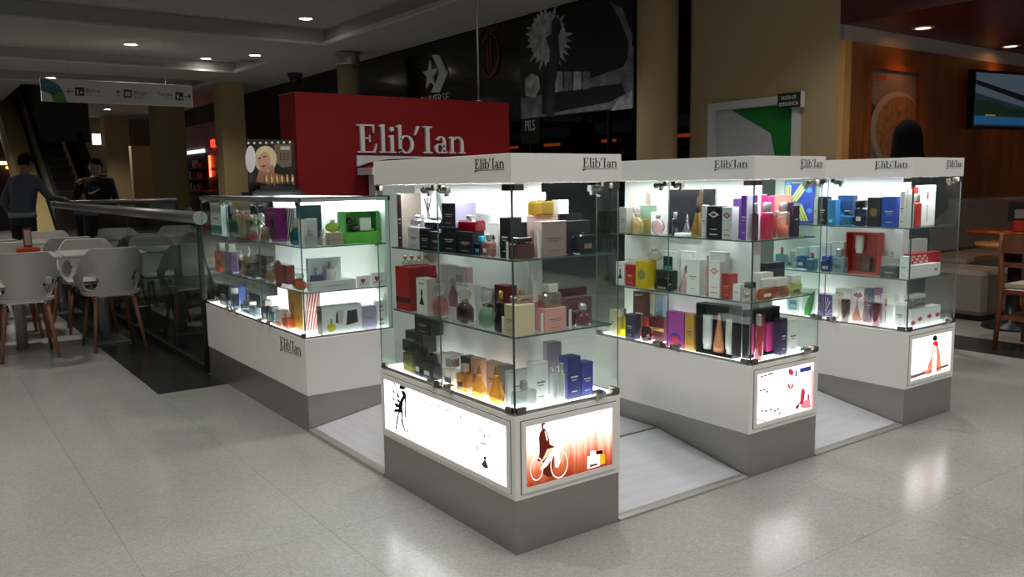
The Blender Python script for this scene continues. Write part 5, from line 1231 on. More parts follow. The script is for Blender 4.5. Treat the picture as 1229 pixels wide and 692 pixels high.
PLACED = {}
NAMES = {'box': 'perfume_box', 'set': 'gift_set', 'card': 'price_card', 'jar': 'cream_jar', 'acrylic': 'acrylic_riser', 'hex': 'display_card'}
CATS = {'box': 'perfume box', 'set': 'gift set', 'card': 'price card', 'jar': 'jar', 'acrylic': 'riser', 'hex': 'display card'}
def shelf_items(case, x0, y0, W, L, z, ox, oy, s, phrase, items, panel=None):
    placed = PLACED.setdefault((case, z), [])
    if panel: placed.append((x0+panel[0], x0+panel[1], y0+panel[2], y0+panel[3], z-.01, z+1))
    zmax = z+.236
    def geom(it, d):
        face, zx0, zx1, zyt, zyb, _, kind = it[:7]; op = it[9] if len(it) > 9 else {}
        p0, p1, pt = ox+zx0/s, ox+zx1/s, oy+zyt/s
        pm_ = pt+12
        if face == 'L':
            a, b = onx(p0, pm_, x0+d).y, onx(p1, pm_, x0+d).y; w_ = a-b; top = onx((p0+p1)/2, pt, x0+d).z; base = z if zyb is None else onx((p0+p1)/2, oy+zyb/s, x0+d).z; c = (a+b)/2
        else:
            a, b = ony(p0, pm_, y0+d).x, ony(p1, pm_, y0+d).x; w_ = b-a; top = ony((p0+p1)/2, pt, y0+d).z; base = z if zyb is None else ony((p0+p1)/2, oy+zyb/s, y0+d).z; c = (a+b)/2
        return c, w_, base, top
    jobs = sorted(items, key=lambda q: (q[4] is not None, q[5]))
    for it in jobs:
        face, kind, col, label = it[0], it[6], it[7], it[8]; op = it[9] if len(it) > 9 else {}
        d = it[5]; n = 0
        while True:
            c, w_, base, top = geom(it, d)
            hi = {'L': y0+(L*.9-.004 if (case != '2' and z > .6) else L-.034), 'F': x0+W-.026}[face]; lo_ = {'L': y0, 'F': x0}[face]+.0225   # keep it on its shelf
            e0, e1 = max(lo_, c-w_/2), min(hi, c+w_/2); c, w_ = (e0+e1)/2, e1-e0
            if 'w' in op: w_ = op['w']/.97
            w_ = max(.008, w_*.97); t_ = op.get('t') or {'card': .002, 'hex': .008}.get(kind, min(.045, max(.02, w_*.9)))
            if kind in ('sphere', 'round', 'cone', 'tall', 'figure', 'jar', 'berries'): t_ = w_ if kind in ('jar', 'berries') else min(w_, .055)
            t_ = max(.006, t_-n*.0)
            def bb(t__):
                return (x0+d, x0+d+t__, c-w_/2, c+w_/2) if face == 'L' else (c-w_/2, c+w_/2, y0+d, y0+d+t__)
            if it[4] is not None: break
            def hit(t__):
                q = bb(t__); return any(q[0] < o_[1]-1e-4 and q[1] > o_[0]+1e-4 and q[2] < o_[3]-1e-4 and q[3] > o_[2]+1e-4 for o_ in placed if o_[4] < z+.02)
            if not hit(t_): break
            ok = False
            for f in (.7, .5, .35):
                if not hit(max(.008, t_*f)): t_ = max(.008, t_*f); ok = True; break
            if ok: break
            d += .006; n += 1
            if n > 16: break
        if face == 'L': q = (x0+d, x0+d+t_, c-w_/2, c+w_/2)
        else: q = (c-w_/2, c+w_/2, y0+d, y0+d+t_)
        cx_, cy_ = (q[0]+q[1])/2, (q[2]+q[3])/2
        h_ = top-base
        if it[4] is not None:    # stands on top of another thing: find the support under it
            best = None
            for o_ in placed:
                if o_[5] > z+.5: continue
                dx = max(o_[0]-cx_, 0, cx_-o_[1]); dy = max(o_[2]-cy_, 0, cy_-o_[3]); sc_ = math.hypot(dx, dy)+abs(o_[5]-base)*.6
                if best is None or sc_ < best[0]: best = (sc_, o_)
            o_ = best[1]; base = o_[5]; cx_ = min(max(cx_, o_[0]+.004), o_[1]-.004); cy_ = min(max(cy_, o_[2]+.004), o_[3]-.004)
            if 'spot' in op: cx_, cy_ = o_[0]+(o_[1]-o_[0])*op['spot'][0], o_[2]+(o_[3]-o_[2])*op['spot'][1]
            h_ = max(.02, top-base)
        h_ = max(.015, min(h_, zmax-base))
        mn = math.pi*0
        bx = (cx_-(q[1]-q[0])/2, cx_+(q[1]-q[0])/2, cy_-(q[3]-q[2])/2, cy_+(q[3]-q[2])/2, base, base+h_)
        placed.append(bx)
        name = NAMES.get(kind, 'perfume_bottle'); cat = CATS.get(kind, 'perfume bottle')
        o = thing(name, label+' '+phrase, cat, (cx_, cy_, base-.0004), -math.pi/2 if face == 'L' else 0, op.get('group', 'perfumes '+phrase))
        if kind == 'box': carton(o, w_, t_, h_, col, op)
        elif kind == 'set': gift_set(o, w_, t_, h_, col, op)
        elif kind == 'card':
            k = MB(); k.box(-w_/2, w_/2, -.001, .001, 0, h_); k.build('card', pm('e4e4e2', .5), o, local=True)
        elif kind == 'acrylic':
            k = MB(); k.box(-w_/2, w_/2, -t_/2, t_/2, 0, .004); k.box(-w_/2, w_/2, -t_/2, t_/2, h_-.004, h_); k.box(-w_/2, -w_/2+.004, -t_/2, t_/2, .004, h_-.004); k.box(w_/2-.004, w_/2, -t_/2, t_/2, .004, h_-.004); k.build('riser', pane_mat('dfe8e8', 1.2, .06, key='acrylic'), o, local=True)
        elif kind == 'hex':
            k = MB(); k.prism([(-.5*w_, h_*.55), (-.28*w_, h_*.05), (.28*w_, 0), (.5*w_, h_*.55), (.30*w_, h_), (-.30*w_, h_)], X, Z, -Y, (0, 0, 0), -.004, .004); b_ = k.build('card', pm('e9e9ea', .5), o, local=True)
            k = MB(); k.box(-.25*w_, .25*w_, -.004, .010, 0, .006); k.build('foot', pm('e9e9ea', .5), o, local=True)
            def add(pts):
                k = MB(); k.prism([(a*w_, b*h_) for a, b in pts], X, Z, -Y, (0, 0, 0), .004, .0046); k.build('print_letter', pm('101012', .5), b_, local=True)
            for q_ in ([(-.035, .92), (.01, .92), (.03, .36), (-.01, .36)], [(-.17, .90), (-.12, .90), (.015, .66), (-.01, .62)], [(.17, .93), (.13, .93), (.0, .66), (.02, .62)], [(-.02, .36), (.16, .38), (.16, .42), (-.02, .41)]): add(q_)
            sw = [(.10, .74), (.03, .80), (-.06, .75), (-.03, .66), (.07, .58), (.06, .48), (-.04, .46), (-.10, .52)]
            for (a0, b0), (a1, b1) in zip(sw[:-1], sw[1:]): add([(a0-.012, b0), (a0+.012, b0+.01), (a1+.012, b1+.01), (a1-.012, b1)])
        else: bottle(o, w_, t_, h_, col, op, kind)
N = None
PN = (.17, .23, .14, .93); PN2 = (W2-.022, W2-.010, .02, L2-.03)
PRICE = lambda f, a, b, yt, d: (f, a, b, yt, N, d, 'card', 'ffffff', 'narrow white price card standing among cartons')
exec_items = [
 ('1', 0, 0, CW, CL, SH1, 440, 170, 3.84, 'on top shelf of bicycle-poster case', [
  ('L',118,160,238,N,.05,'box','3b2c28','tall dark brown gift box with taupe side',{'side':'9a8b82','t':.09}),
  ('L',182,338,235,N,.128,'hex','e9e9ea','white hexagonal card with black monogram'),
  ('L',190,242,392,N,.03,'box','cfcdca','pale grey carton with a silver emblem'),
  ('L',243,290,398,N,.03,'box','1c1a20','small black carton beside pale grey carton'),
  ('L',292,343,413,N,.03,'box','232028','low black carton with grey lettering'),
  ('L',198,250,338,390,.04,'rect','d8d0e0','flat clear bottle lying atop pale grey carton',{'label':False,'cw':.3}),
  ('L',262,342,345,400,.045,'rect','3a3560','indigo bottle resting on two black cartons',{'label':False,'cw':.3}),
  ('L',345,410,280,392,.03,'box','1f1b2a','upper stacked dark carton with lilac sides',{'side':'a9a2bf','t':.09}),
  ('L',345,413,393,N,.03,'box','1d1a24','lower stacked dark carton',{'t':.085}),
  ('L',418,490,412,N,.03,'box','26232c','square dark carton with silver lettering',{'t':.05}),
  ('L',418,505,338,410,.035,'rect','b82840','crimson faceted bottle atop square dark carton',{'label':False,'cw':.25}),
  ('L',492,526,435,N,.03,'rect','30405e','dark blue bottle with cyan ribbon',{'cap':'38b0d0','label':'38b0d0'}),
  ('L',528,560,425,N,.03,'rect','e8b8b0','small pink bottle with white label',{'label':'f2f0ee'}),
  ('L',562,607,372,N,.035,'box','eeeae8','white carton printed with black spade',{'mark':'spade'}),
  ('L',612,660,348,N,.045,'box','141214','tall black carton at the glass corner',{'t':.05}),
  PRICE('L',604,611,480,.03), PRICE('L',640,650,460,.028),
  ('F',690,772,370,N,.085,'box','161416','wide black carton behind the amber bottle',{'t':.04}),
  ('F',686,780,440,N,.03,'rect','9a4a1c','squat amber bottle with wide black cap',{'cap':'101010','cw':.7,'bf':.75,'label':False}),
  PRICE('F',790,803,405,.028),
  ('F',806,922,365,N,.04,'box','9d8580','mauve carton with price card',{'t':.045}),
  ('F',924,1030,362,N,.062,'box','1d1a1c','black carton next to mauve carton',{'t':.05}),
  ('F',985,1055,415,N,.022,'rect','17151a','square black bottle with thin gold frame line',{'solid':1,'bf':.9,'cap':'101010','cw':.5,'label':'8a7a50'}),
  ('F',750,885,338,N,.095,'box','a88f8a','taupe carton standing behind mauve carton',{'t':.035}),
  ('F',890,995,330,N,.14,'box','17161a','wide black carton behind black square bottle',{'t':.04}),
  ('F',768,862,232,335,.095,'rect','d2b040','golden cube bottle with clear cap',{'bf':.62,'cw':.3,'cap':'e8e4d8','label':False}),
  ('F',868,916,268,330,.11,'box','f2f0ec','tiny white carton beside golden cube bottle'),
 ], PN),
 ('1', 0, 0, CW, CL, SH2, 440, 300, 3.84, 'on middle shelf of bicycle-poster case', [
  ('L',122,196,76,N,.032,'box','b81612','big red gift box with dark ribbon band',{'side':'8a100e','t':.128,'mark':'band','z0':.18,'z1':.30,'c2':'3a0a0a','c3':'b81612'}),
  *[('L',a,a+26,20,72,.04+.02*i,'round','dfe0d2','small milky bottle with gold top on red gift box',{'cap':'b8975a','group':'milky bottles on the red gift box','w':.029,'spot':(.13+.245*i,.5)}) for i,a in enumerate((124,150,176,202))],
  ('L',228,278,130,N,.03,'box','f0eeea','white carton with black dress print',{'mark':'dress','side':'c9c5c0'}),
  ('L',196,226,138,N,.035,'round','c87878','reddish clear bottle beside dress-print carton'),
  ('L',284,336,155,N,.03,'round','e8a0a0','pink tinted bottle with round glass stopper'),
  ('L',338,462,72,N,.118,'box','eceaea','large white box picturing a glass bottle',{'mark':'bottlepic','side':'c8a0a4','t':.03}),
  ('L',392,456,178,N,.03,'round','5a2028','dark plum bottle with flower stopper'),
  ('L',418,470,155,N,.08,'box','f4f4f2','plain white carton behind plum bottle',{'t':.03}),
  ('L',497,558,190,N,.03,'round','b0d4bc','pale green bottle with flower stopper',{'bow':'18181a'}),
  ('L',530,576,172,N,.08,'box','e8e8e4','white carton behind pale green bottle',{'t':.03}),
  ('L',566,610,188,N,.026,'figure','16090c','black dress-shaped bottle with gold neck',{'cap':'b8975a'}),
  ('L',588,645,162,N,.075,'box','6a0f18','burgundy carton behind dress-shaped bottle',{'side':'8a1c22'}),
  ('L',634,682,252,N,.03,'box','d8c49c','gold beige carton at the glass corner',{'side':'e6d4b0','t':.085}),
  PRICE('L',621,632,305,.028), PRICE('F',677,688,325,.022),
  ('F',690,776,185,285,.06,'rect','f0dcc8','clear bottle with gold bow on beige carton',{'cap':'b8975a','cw':.2,'bf':.6}),
  PRICE('F',805,817,290,.028),
  ('F',820,922,265,N,.03,'box','e8a8a4','pink carton with small dark name',{'t':.05}),
  ('F',822,905,155,268,.04,'rect','d8c0b0','clear bottle with faceted round cap on pink carton',{'bf':.6,'cw':.55,'cap':'d8d4d0'}),
  PRICE('F',935,947,272,.05),
  ('F',924,1040,215,N,.06,'box','6e4450','plum carton behind small rose bottle',{'t':.045}),
  ('F',988,1045,245,N,.022,'round','b05868','small rose bottle with silver cap',{'cap':'c8c6c2'}),
  ('F',890,1018,172,N,.125,'box','54303a','dark plum carton in the back row',{'t':.05}),
  ('F',780,822,235,N,.09,'box','d89aa0','small pink carton tucked behind the pink carton'),
 ], PN),
 ('1', 0, 0, CW, CL, ZB+.004, 440, 300, 3.84, 'on lit deck of bicycle-poster case', [
  ('L',163,212,415,N,.03,'rect','8a8a30','olive bottle with wide black cap',{'cap':'101010','cw':.95,'bf':.62,'label':False}),
  ('L',178,262,378,N,.10,'box','121012','wide black gift box',{'t':.06}),
  ('L',226,300,302,378,.10,'box','151315','black box stacked on the wide black gift box',{'t':.06}),
  ('L',216,250,455,N,.03,'rect','101015','plain black flat bottle',{'solid':1,'cap':'15151a','cw':.8}),
  ('L',252,300,482,N,.03,'rect','18181c','black bottle with silver front label',{'solid':1,'label':'c0bfbd','cap':'101010'}),
  ('L',303,340,475,N,.035,'box','e8d8c8','cream carton next to black bottle'),
  ('L',342,404,500,N,.025,'rect','f0ece4','clear bottle with silver cap'),
  ('L',350,408,478,N,.085,'box','cfcfcb','pale grey carton behind clear bottle'),
  ('L',410,452,525,N,.03,'rect','e8b040','gold bottle with black framed label',{'label':'1a1a1a'}),
  ('L',432,474,492,N,.08,'box','1a1a1c','black carton behind gold bottle'),
  ('L',466,512,535,N,.022,'cone','f0c870','gold teardrop bottle beside black carton',{'cap':'c9a24a'}),
  ('L',478,524,498,N,.08,'box','c89a80','peach carton behind the teardrop bottles',{'t':.03}),
  ('L',540,598,530,N,.022,'cone','f0c060','gold teardrop bottle next to grey metallic carton',{'cap':'c9a24a'}),
  ('L',550,604,515,N,.08,'box','c8a090','salmon carton behind the teardrop bottle',{'t':.03}),
  ('L',606,640,530,N,.035,'box','8a8884','grey metallic carton'),
  ('F',645,770,548,N,.085,'box','b8bab8','wide silver grey carton',{'t':.04}),
  ('F',695,790,605,N,.03,'rect','d8dcda','low wide clear bottle in front of silver carton',{'label':False,'cw':.25}),
  ('F',770,838,515,N,.07,'box','dfe3e2','pale silver carton next to slim sprays'),
  ('F',860,889,515,N,.03,'tall','d8dcdc','slim silver spray bottle',{'solid':1,'group':'slim silver sprays'}),
  ('F',893,922,520,N,.03,'tall','d8dcdc','slim silver spray bottle',{'solid':1,'group':'slim silver sprays'}),
  ('F',926,988,490,N,.05,'box','2b2f7a','taller royal blue carton',{'t':.05}),
  ('F',990,1045,515,N,.05,'box','3a3f96','shorter royal blue carton'),
  ('F',830,900,425,N,.15,'box','8d8388','grey mauve carton at the back'),
 ], PN),
 ('3', XC3, 0, CW, CL, SH1, 720, 180, 4.552, 'on top shelf of pink-poster case', [
  ('L',105,146,312,N,.05,'box','b0aca8','grey carton at the far end'),
  ('L',150,214,300,N,.03,'round','e8d8a0','clear bottle with knot stopper and amber base'),
  ('L',218,275,302,N,.06,'box','86a48c','sage green and gold carton',{'mark':'band','z0':.05,'z1':.55,'c2':'a08a4a','c3':'d8d4c0'}),
  ('L',264,326,350,N,.025,'sphere','f0d0d0','round clear bottle with pink tint'),
  ('L',277,332,338,N,.09,'box','f0f2f2','white carton with pale blue print',{'c2':'9ab8d8'}),
  ('L',160,250,230,N,.135,'box','d8c0bc','pale pink box standing at the back',{'t':.025}),
  ('L',372,548,215,N,.125,'box','141318','large black gift box leaning at the back',{'t':.03,'side':'8a6a3a','mark':'circle','c2':'1c1b22'}),
  ('L',562,612,212,N,.14,'box','1c1a1c','tall dark carton at the back'),
  ('L',387,414,338,N,.03,'tall','404048','slim dark bottle with silver spray'),
  ('L',440,480,350,N,.05,'cone','b0a8b0','smoky clear teardrop bottle'),
  ('L',484,540,255,N,.03,'cone','e0b860','tall teardrop bottle with black tassel and amber base',{'tassel':1,'cap':'101010'}),
  ('L',385,458,460,N,.022,'jar','f0f0ee','flat white round jar',{'cap':'f4f4f4'}),
  ('L',556,580,300,N,.035,'box','dcdce0','narrow silver white carton'),
  ('L',583,660,305,N,.03,'box','1d1b1e','black carton with white diamond badge',{'mark':'badge','c2':'e4e2e0','c3':'2a2628'}),
  ('L',666,722,310,N,.03,'box','d0cecf','silver carton with maroon diamond badge',{'mark':'badge','c2':'7a4048','c3':'c0a8a8'}),
  ('L',726,757,265,N,.045,'box','4a2870','narrow dark purple carton'),
  ('L',770,803,245,N,.03,'box','7a2fb8','tall violet carton with white side',{'side':'e4dcf0','t':.04}),
  ('L',815,838,245,N,.06,'box','6f2aa0','slim purple carton at the glass corner',{'t':.03}),
  ('F',846,876,290,N,.03,'tall','a03060','slim wine-red bottle'),
  ('F',878,914,242,N,.05,'box','d8207a','tall magenta carton with white edge',{'side':'f0e0ea'}),
  ('F',918,966,285,N,.03,'tall','e8307c','hot pink tall bottle with clear cap'),
  ('F',916,952,252,N,.085,'box','e03080','hot pink carton behind pink bottle'),
  ('F',956,1048,245,N,.125,'box','f09888','coral gift box at the back',{'t':.03}),
  ('F',969,1002,330,N,.035,'tall','f08868','slim coral bottle',{'liquid':'e86a48'}),
  ('F',1006,1054,285,N,.03,'tall','f4dcd0','clear bottle half filled with orange',{'liquid':'f06a30'}),
  ('F',1058,1092,285,N,.04,'box','33203a','dark plum carton with white frame',{'mark':'band','z0':.9,'z1':.98,'c2':'e8e4e8'}),
 ], PN),
 ('3', XC3, 0, CW, CL, SH2, 720, 300, 4.552, 'on middle shelf of pink-poster case', [
  ('L',48,134,62,N,.05,'box','e8e6e2','white carton with gold figure print',{'mark':'dress','c2':'a89a60'}),
  ('L',138,188,80,N,.045,'box','b82028','bright red carton between white and yellow ones'),
  ('L',124,190,42,N,.11,'box','f2f2f0','white carton in the far back row'),
  ('L',193,262,60,N,.035,'box','d8b818','yellow carton with grey bow print',{'t':.06,'mark':'circle','c2':'8a8450','side':'c8a610'}),
  ('L',240,312,-12,55,.06,'sphere','e4e4d8','clear globe bottle on yellow carton'),
  ('L',290,384,150,N,.025,'rect','15181a','low black bottle with gold crest',{'solid':1,'label':'9a8a50','cw':.6,'bf':.6,'cap':'101010'}),
  ('L',306,390,110,N,.08,'box','20302a','dark green carton behind low black bottle'),
  ('L',330,415,5,N,.128,'box','eef2f2','white box with teal bottle picture',{'mark':'picture','pc':'20383c','c2':'48b8b8','t':.03}),
  ('L',440,505,5,N,.128,'box','f4f2f0','white box with small pink figure print',{'mark':'spade','t':.03}),
  ('L',420,464,95,N,.03,'cone','f0c8cc','slender clear bottle with pink top',{'cap':'e0a0a8'}),
  ('L',472,545,52,N,.04,'box','f6f6f4','tall white carton with gold crest',{'c2':'b8a070','t':.045}),
  ('L',572,590,30,N,.05,'tall','e8c0b0','thin peach bottle between white cartons'),
  ('L',594,656,62,N,.035,'box','f4f4f2','tall white carton with red crest',{'mark':'badge','c2':'c88078','c3':'f0e0dc'}),
  ('L',600,690,8,N,.13,'box','dededa','wide pale box at the back',{'t':.03}),
  ('L',664,716,128,N,.03,'box','a81c20','red carton with gold lettering',{'c2':'d8b060','side':'c04030'}),
  ('L',725,766,185,N,.03,'box','e4e4e4','white carton with pink lines'),
  ('L',776,828,175,N,.025,'rect','ecd4cc','clear blush bottle with black cap',{'cap':'101012','cw':.75}),
  ('F',842,872,195,N,.03,'rect','f0e4e0','small clear bottle at the glass corner'),
  ('F',876,956,155,N,.03,'rect','e8863a','amber orange bottle with clear block cap',{'cap':'e8e4e0','cw':.8,'bf':.55,'label':'f0ece8'}),
  ('F',960,1034,150,N,.03,'rect','f0a080','coral bottle with clear block cap',{'cap':'e8e4e0','cw':.8,'bf':.55}),
  ('F',1040,1110,135,N,.026,'rect','d0cc80','pale yellow bottle with white cap',{'cap':'f0f0ee','cw':.7,'bf':.6}),
  ('F',900,1010,68,N,.125,'box','202024','black framed box at the back',{'mark':'band','z0':.1,'z1':.8,'c2':'4a4a50'}),
  ('F',880,948,122,N,.085,'box','e8e4e0','white carton behind amber orange bottle'),
 ], PN),
 ('3', XC3, 0, CW, CL, ZB+.004, 720, 300, 4.552, 'on lit deck of pink-poster case', [
  ('L',52,84,325,N,.045,'box','e0d0b8','cream carton at the far end'),
  ('L',88,132,318,N,.03,'rect','e8d830','yellow glass bottle',{'label':False}),
  ('L',137,188,350,N,.03,'box','2a2c48','navy carton with white lettering'),
  ('L',190,254,368,N,.024,'berries','120c0e','black bottle hung with red berries'),
  ('L',264,350,368,N,.04,'box','5a1c28','burgundy carton with gold label',{'mark':'band','z0':.42,'z1':.56,'c2':'c8a860','c3':'5a1c28'}),
  ('L',180,250,228,N,.12,'box','5a2c20','brown box at the back',{'t':.03}),
  ('L',302,346,245,N,.10,'box','b0cce0','pale blue carton in the back row'),
  ('L',264,298,242,N,.11,'box','e6e2d4','ivory carton next to pale blue carton'),
  ('L',360,458,338,N,.04,'box','b84aa8','magenta box with red rose print',{'mark':'rose'}),
  ('L',463,514,348,N,.04,'box','d09a3a','gold carton next to black gift set'),
  ('L',522,730,300,N,.04,'set','121114','open black gift set with two white tubes',{'t':.06,'inner':'1a191c','in':[('tube',-.40,-.16,.08,.76,'e4e2e0'),('cone',-.11,.17,.06,.84,'d88a60'),('tube',.22,.46,.06,.74,'e4e2e0')]}),
  ('F',812,985,318,N,.075,'set','151316','open black gift set with pink bottle',{'t':.05,'inner':'1c1a1e','in':[('block',-.48,-.26,.05,.70,'b83a80'),('tube',-.14,.10,.05,.85,'c02a60'),('block',.16,.40,.05,.66,'c83a88')]}),
  ('F',872,905,352,N,.03,'tall','e04070','pink tall bottle with silver cap in front of set'),
  ('F',990,1024,372,N,.045,'box','2a2048','dark indigo carton'),
  ('F',1030,1084,378,N,.04,'box','f4f4f4','plain white carton with tiny print'),
 ], PN),
 ('4', XC4, 0, CW, CL, SH1, 930, 180, 5.12, 'on top shelf of red-bottle case', [
  ('L',56,232,184,N,.12,'box','2a44b0','blue gift box with yellow diagonal stripes',{'mark':'bigstripes','t':.03}),
  ('L',240,262,295,N,.05,'box','e8e8ea','thin white carton'),
  ('L',265,318,285,N,.05,'box','28222c','black carton next to thin white carton'),
  ('L',324,374,305,N,.05,'box','3a80b8','sky blue carton',{'mark':'cyan'}),
  ('L',385,480,278,N,.06,'box','1a3a6a','dark blue box with glowing cyan print',{'mark':'cyan'}),
  ('L',396,470,372,N,.024,'rect','58b8e4','cyan bottle in front of dark blue box',{'cap':'183050'}),
  ('L',484,545,308,N,.03,'rect','183060','deep blue bottle with dark cap',{'cap':'101018','cw':.8}),
  ('L',566,648,290,N,.04,'box','1c1a22','black box with gold emblem',{'mark':'circle','c2':'8a6a30'}),
  ('L',656,748,285,N,.04,'box','2a50c0','royal blue shiny carton',{'t':.05}),
  ('L',768,798,250,N,.04,'box','f4f2ee','white carton with grey print'),
  ('L',800,828,240,N,.045,'box','f0eeea','white carton with a red poppy',{'mark':'flower','fl':((0,.82),),'fr':2.4}),
  ('F',840,858,265,N,.04,'box','f2efec','slim white carton with red dot',{'mark':'flower','fl':((0,.85),),'fr':3}),
  ('F',862,882,228,N,.06,'box','d03030','slim bright red carton'),
  ('F',884,914,268,N,.03,'tall','e02a20','slender red bottle'),
  ('F',906,990,215,N,.085,'box','f6f4f2','large white box with red flower',{'mark':'flower','fl':((-.1,.75),),'stem':-.1,'t':.04}),
 ], PN),
 ('4', XC4, 0, CW, CL, SH2, 930, 280, 5.12, 'on middle shelf of red-bottle case', [
  ('L',0,58,85,N,.045,'rect','68b0c0','pale teal bottle at the far end',{'cap':'b03040','cw':.2}),
  ('L',66,120,108,N,.03,'rect','b8d4d8','clear aqua bottle'),
  ('L',125,188,85,N,.045,'rect','3a78c0','mid blue bottle with clear shoulder',{'bf':.6,'cw':.8,'cap':'c0d4e0'}),
  ('L',192,240,118,N,.03,'rect','40a0c8','teal bottle with red cap',{'cap':'b02838','cw':.3}),
  ('L',190,262,78,N,.10,'box','e4eaf0','white carton behind teal bottle'),
  ('L',268,342,55,N,.10,'box','eef0f2','white carton behind ultramarine bottle',{'mark':'picture','pc':'c8d4dc','c2':'e8ecf0'}),
  ('L',276,342,138,N,.04,'rect','2f48a8','ultramarine bottle',{'cap':'3a50a8','cw':.7}),
  ('L',346,425,95,N,.03,'rect','c0d8e0','clear bottle with blue base',{'liquid':'4878b8','lf':.4}),
  ('L',348,424,50,N,.10,'box','e8ecee','white carton behind blue-based bottle'),
  ('L',434,636,-6,N,.05,'set','c02418','open red gift box with white tube and dark bottle',{'t':.06,'inner':'b82018','ledge':.06,'in':[('tube',-.28,-.02,.50,.92,'ece4e0'),('block',-.10,.24,.06,.42,'4a1010')]}),
  ('L',642,750,205,N,.03,'box','2a262a','dark box under clear bottle',{'t':.05}),
  ('L',645,750,110,205,.035,'rect','dcdcdc','clear bottle on the dark box',{'cw':.2,'label':False}),
  ('L',766,818,140,N,.03,'box','f0f0ee','white carton at the glass corner',{'t':.03}),
  ('F',832,1015,190,N,.03,'box','f4f3f1','long white box with red poppy dot',{'mark':'flower','fl':((.36,.5),),'fr':.8,'t':.045}),
  ('F',832,1020,118,N,.08,'box','b82430','long red patterned box behind the white one',{'mark':'pattern','t':.04}),
  ('F',836,938,35,N,.128,'box','c8c8c8','grey box at the back',{'t':.05}),
 ], PN),
 ('4', XC4, 0, CW, CL, ZB+.004, 930, 280, 5.12, 'on lit deck of red-bottle case', [
  ('L',70,150,395,N,.045,'box','f4f6f6','white box with blue bottle picture',{'mark':'picture','pc':'6aa8c8','c2':'c8e0ec'}),
  ('L',165,250,338,N,.05,'box','f8f8f6','white box with green leaf print',{'mark':'leaf'}),
  ('L',264,362,370,N,.04,'box','f4f2f8','white box with purple ray burst',{'mark':'burst'}),
  ('L',370,456,340,N,.075,'box','f2efec','white framed box behind brown bottle',{'mark':'band','z0':.08,'z1':.9,'c2':'d8c4b0','c3':'a08060'}),
  ('L',395,446,355,N,.03,'tall','7a4020','tall brown bottle with pale cap',{'cap':'e8e4e0'}),
  ('L',464,514,390,N,.03,'cone','e0b8a8','peach cone bottle'),
  ('L',472,548,335,N,.10,'box','f0e8e8','white box with red lips print',{'mark':'lips'}),
  ('L',520,574,375,N,.03,'cone','f4d4d8','pale pink tapered bottle',{'cap':'c03848'}),
  ('L',584,640,380,N,.03,'tall','9a1848','magenta slender bottle'),
  ('L',553,600,338,N,.10,'box','1f4a68','dark teal carton behind magenta bottle'),
  ('L',606,644,335,N,.10,'box','802070','violet carton behind magenta bottle'),
  ('L',648,732,375,N,.05,'box','f4f2f2','white carton with red poppy stem',{'mark':'flower','fl':((-.1,.75),),'stem':-.1,'fr':1.4}),
  ('L',738,800,420,N,.05,'box','f0f0f0','plain white carton next to poppy carton'),
  ('F',834,1018,455,N,.03,'box','fafafa','long white box with red petals',{'mark':'flower','fl':((-.42,.3),(-.2,.45),(.12,.5),(.4,.5)),'fr':1.1,'t':.05}),
  ('F',836,930,375,455,.04,'rect','c8c8cc','flat silver bottle on the long white box',{'cw':.9,'cap':'d0ccd0'}),
 ], PN),
 ('2', 0, Y2, W2, L2, .942, 240, 220, 5.12, 'on top shelf of low railing case', [
  ('L',62,130,122,N,.04,'box','e8f4f6','white carton with teal foot',{'mark':'band','z0':.03,'z1':.30,'c2':'3a8a88','c3':'3a3a3a'}),
  ('L',136,190,140,N,.05,'rect','101014','black bottle beside white and teal carton',{'solid':1,'cap':'101012','cw':.8}),
  ('L',165,285,222,N,.03,'acrylic','ffffff','long clear acrylic riser',{'t':.08}),
  *[('L',a,a+32,160+6*(i%2),225,.04+.01*i,'round',c,lab+' bottle on acrylic riser',{'w':.05,'spot':(.5,.82-.32*i)}) for i,(a,c,lab) in enumerate(((182,'e0c8a0','champagne'),(216,'d8a888','apricot'),(250,'d8c0b0','beige rosé')))],
  ('L',288,328,265,N,.03,'round','e06878','rose pink round bottle'),
  ('L',354,402,265,N,.03,'round','b89a60','bronze round bottle'),
  ('L',330,352,255,N,.04,'tall','e8d0c8','slim blush bottle'),
  ('L',292,326,188,N,.09,'round','c8b0a0','tall beige bottle in back row'),
  ('L',330,362,182,N,.10,'round','d0c0b8','tall pearl bottle in back row'),
  ('L',366,394,196,N,.11,'round','c0a080','tall tan bottle in back row'),
  ('L',398,488,150,N,.06,'box','861a74','purple box with gold figures',{'mark':'dress','c2':'c8a050','t':.04}),
  ('L',490,586,150,N,.11,'box','e8e8e6','white box with black diagonal stripes',{'mark':'stripes','c2':'1a1a1c','field':'e8e8e6','t':.04}),
  ('L',590,624,135,N,.09,'box','1a7a88','dark teal box',{'side':'1c4450','t':.11}),
  ('L',528,598,208,N,.03,'round','2ca0b8','turquoise bottle with crystal stopper'),
  ('L',603,624,222,N,.03,'box','e8e8e8','slim white carton at the glass corner',{'t':.03}),
  ('F',660,722,215,N,.07,'box','ececec','white carton with red strip',{'mark':'band','z0':.2,'z1':.95,'c2':'c8c8cc','c3':'b02030'}),
  ('F',650,726,285,N,.03,'rect','e8e8e8','tall clear rectangular bottle',{'label':False}),
  ('F',738,790,280,N,.03,'round','e8d8d4','clear blush bottle with round stopper'),
  ('F',792,882,302,N,.045,'box','b0a088','tan carton with pale lettering',{'mark':'text','s':'DKNY','th':.16,'ty':.35}),
  ('F',782,876,222,302,.055,'sphere','a8b820','green apple shaped bottle on tan carton',{'cap':'d0ccc8'}),
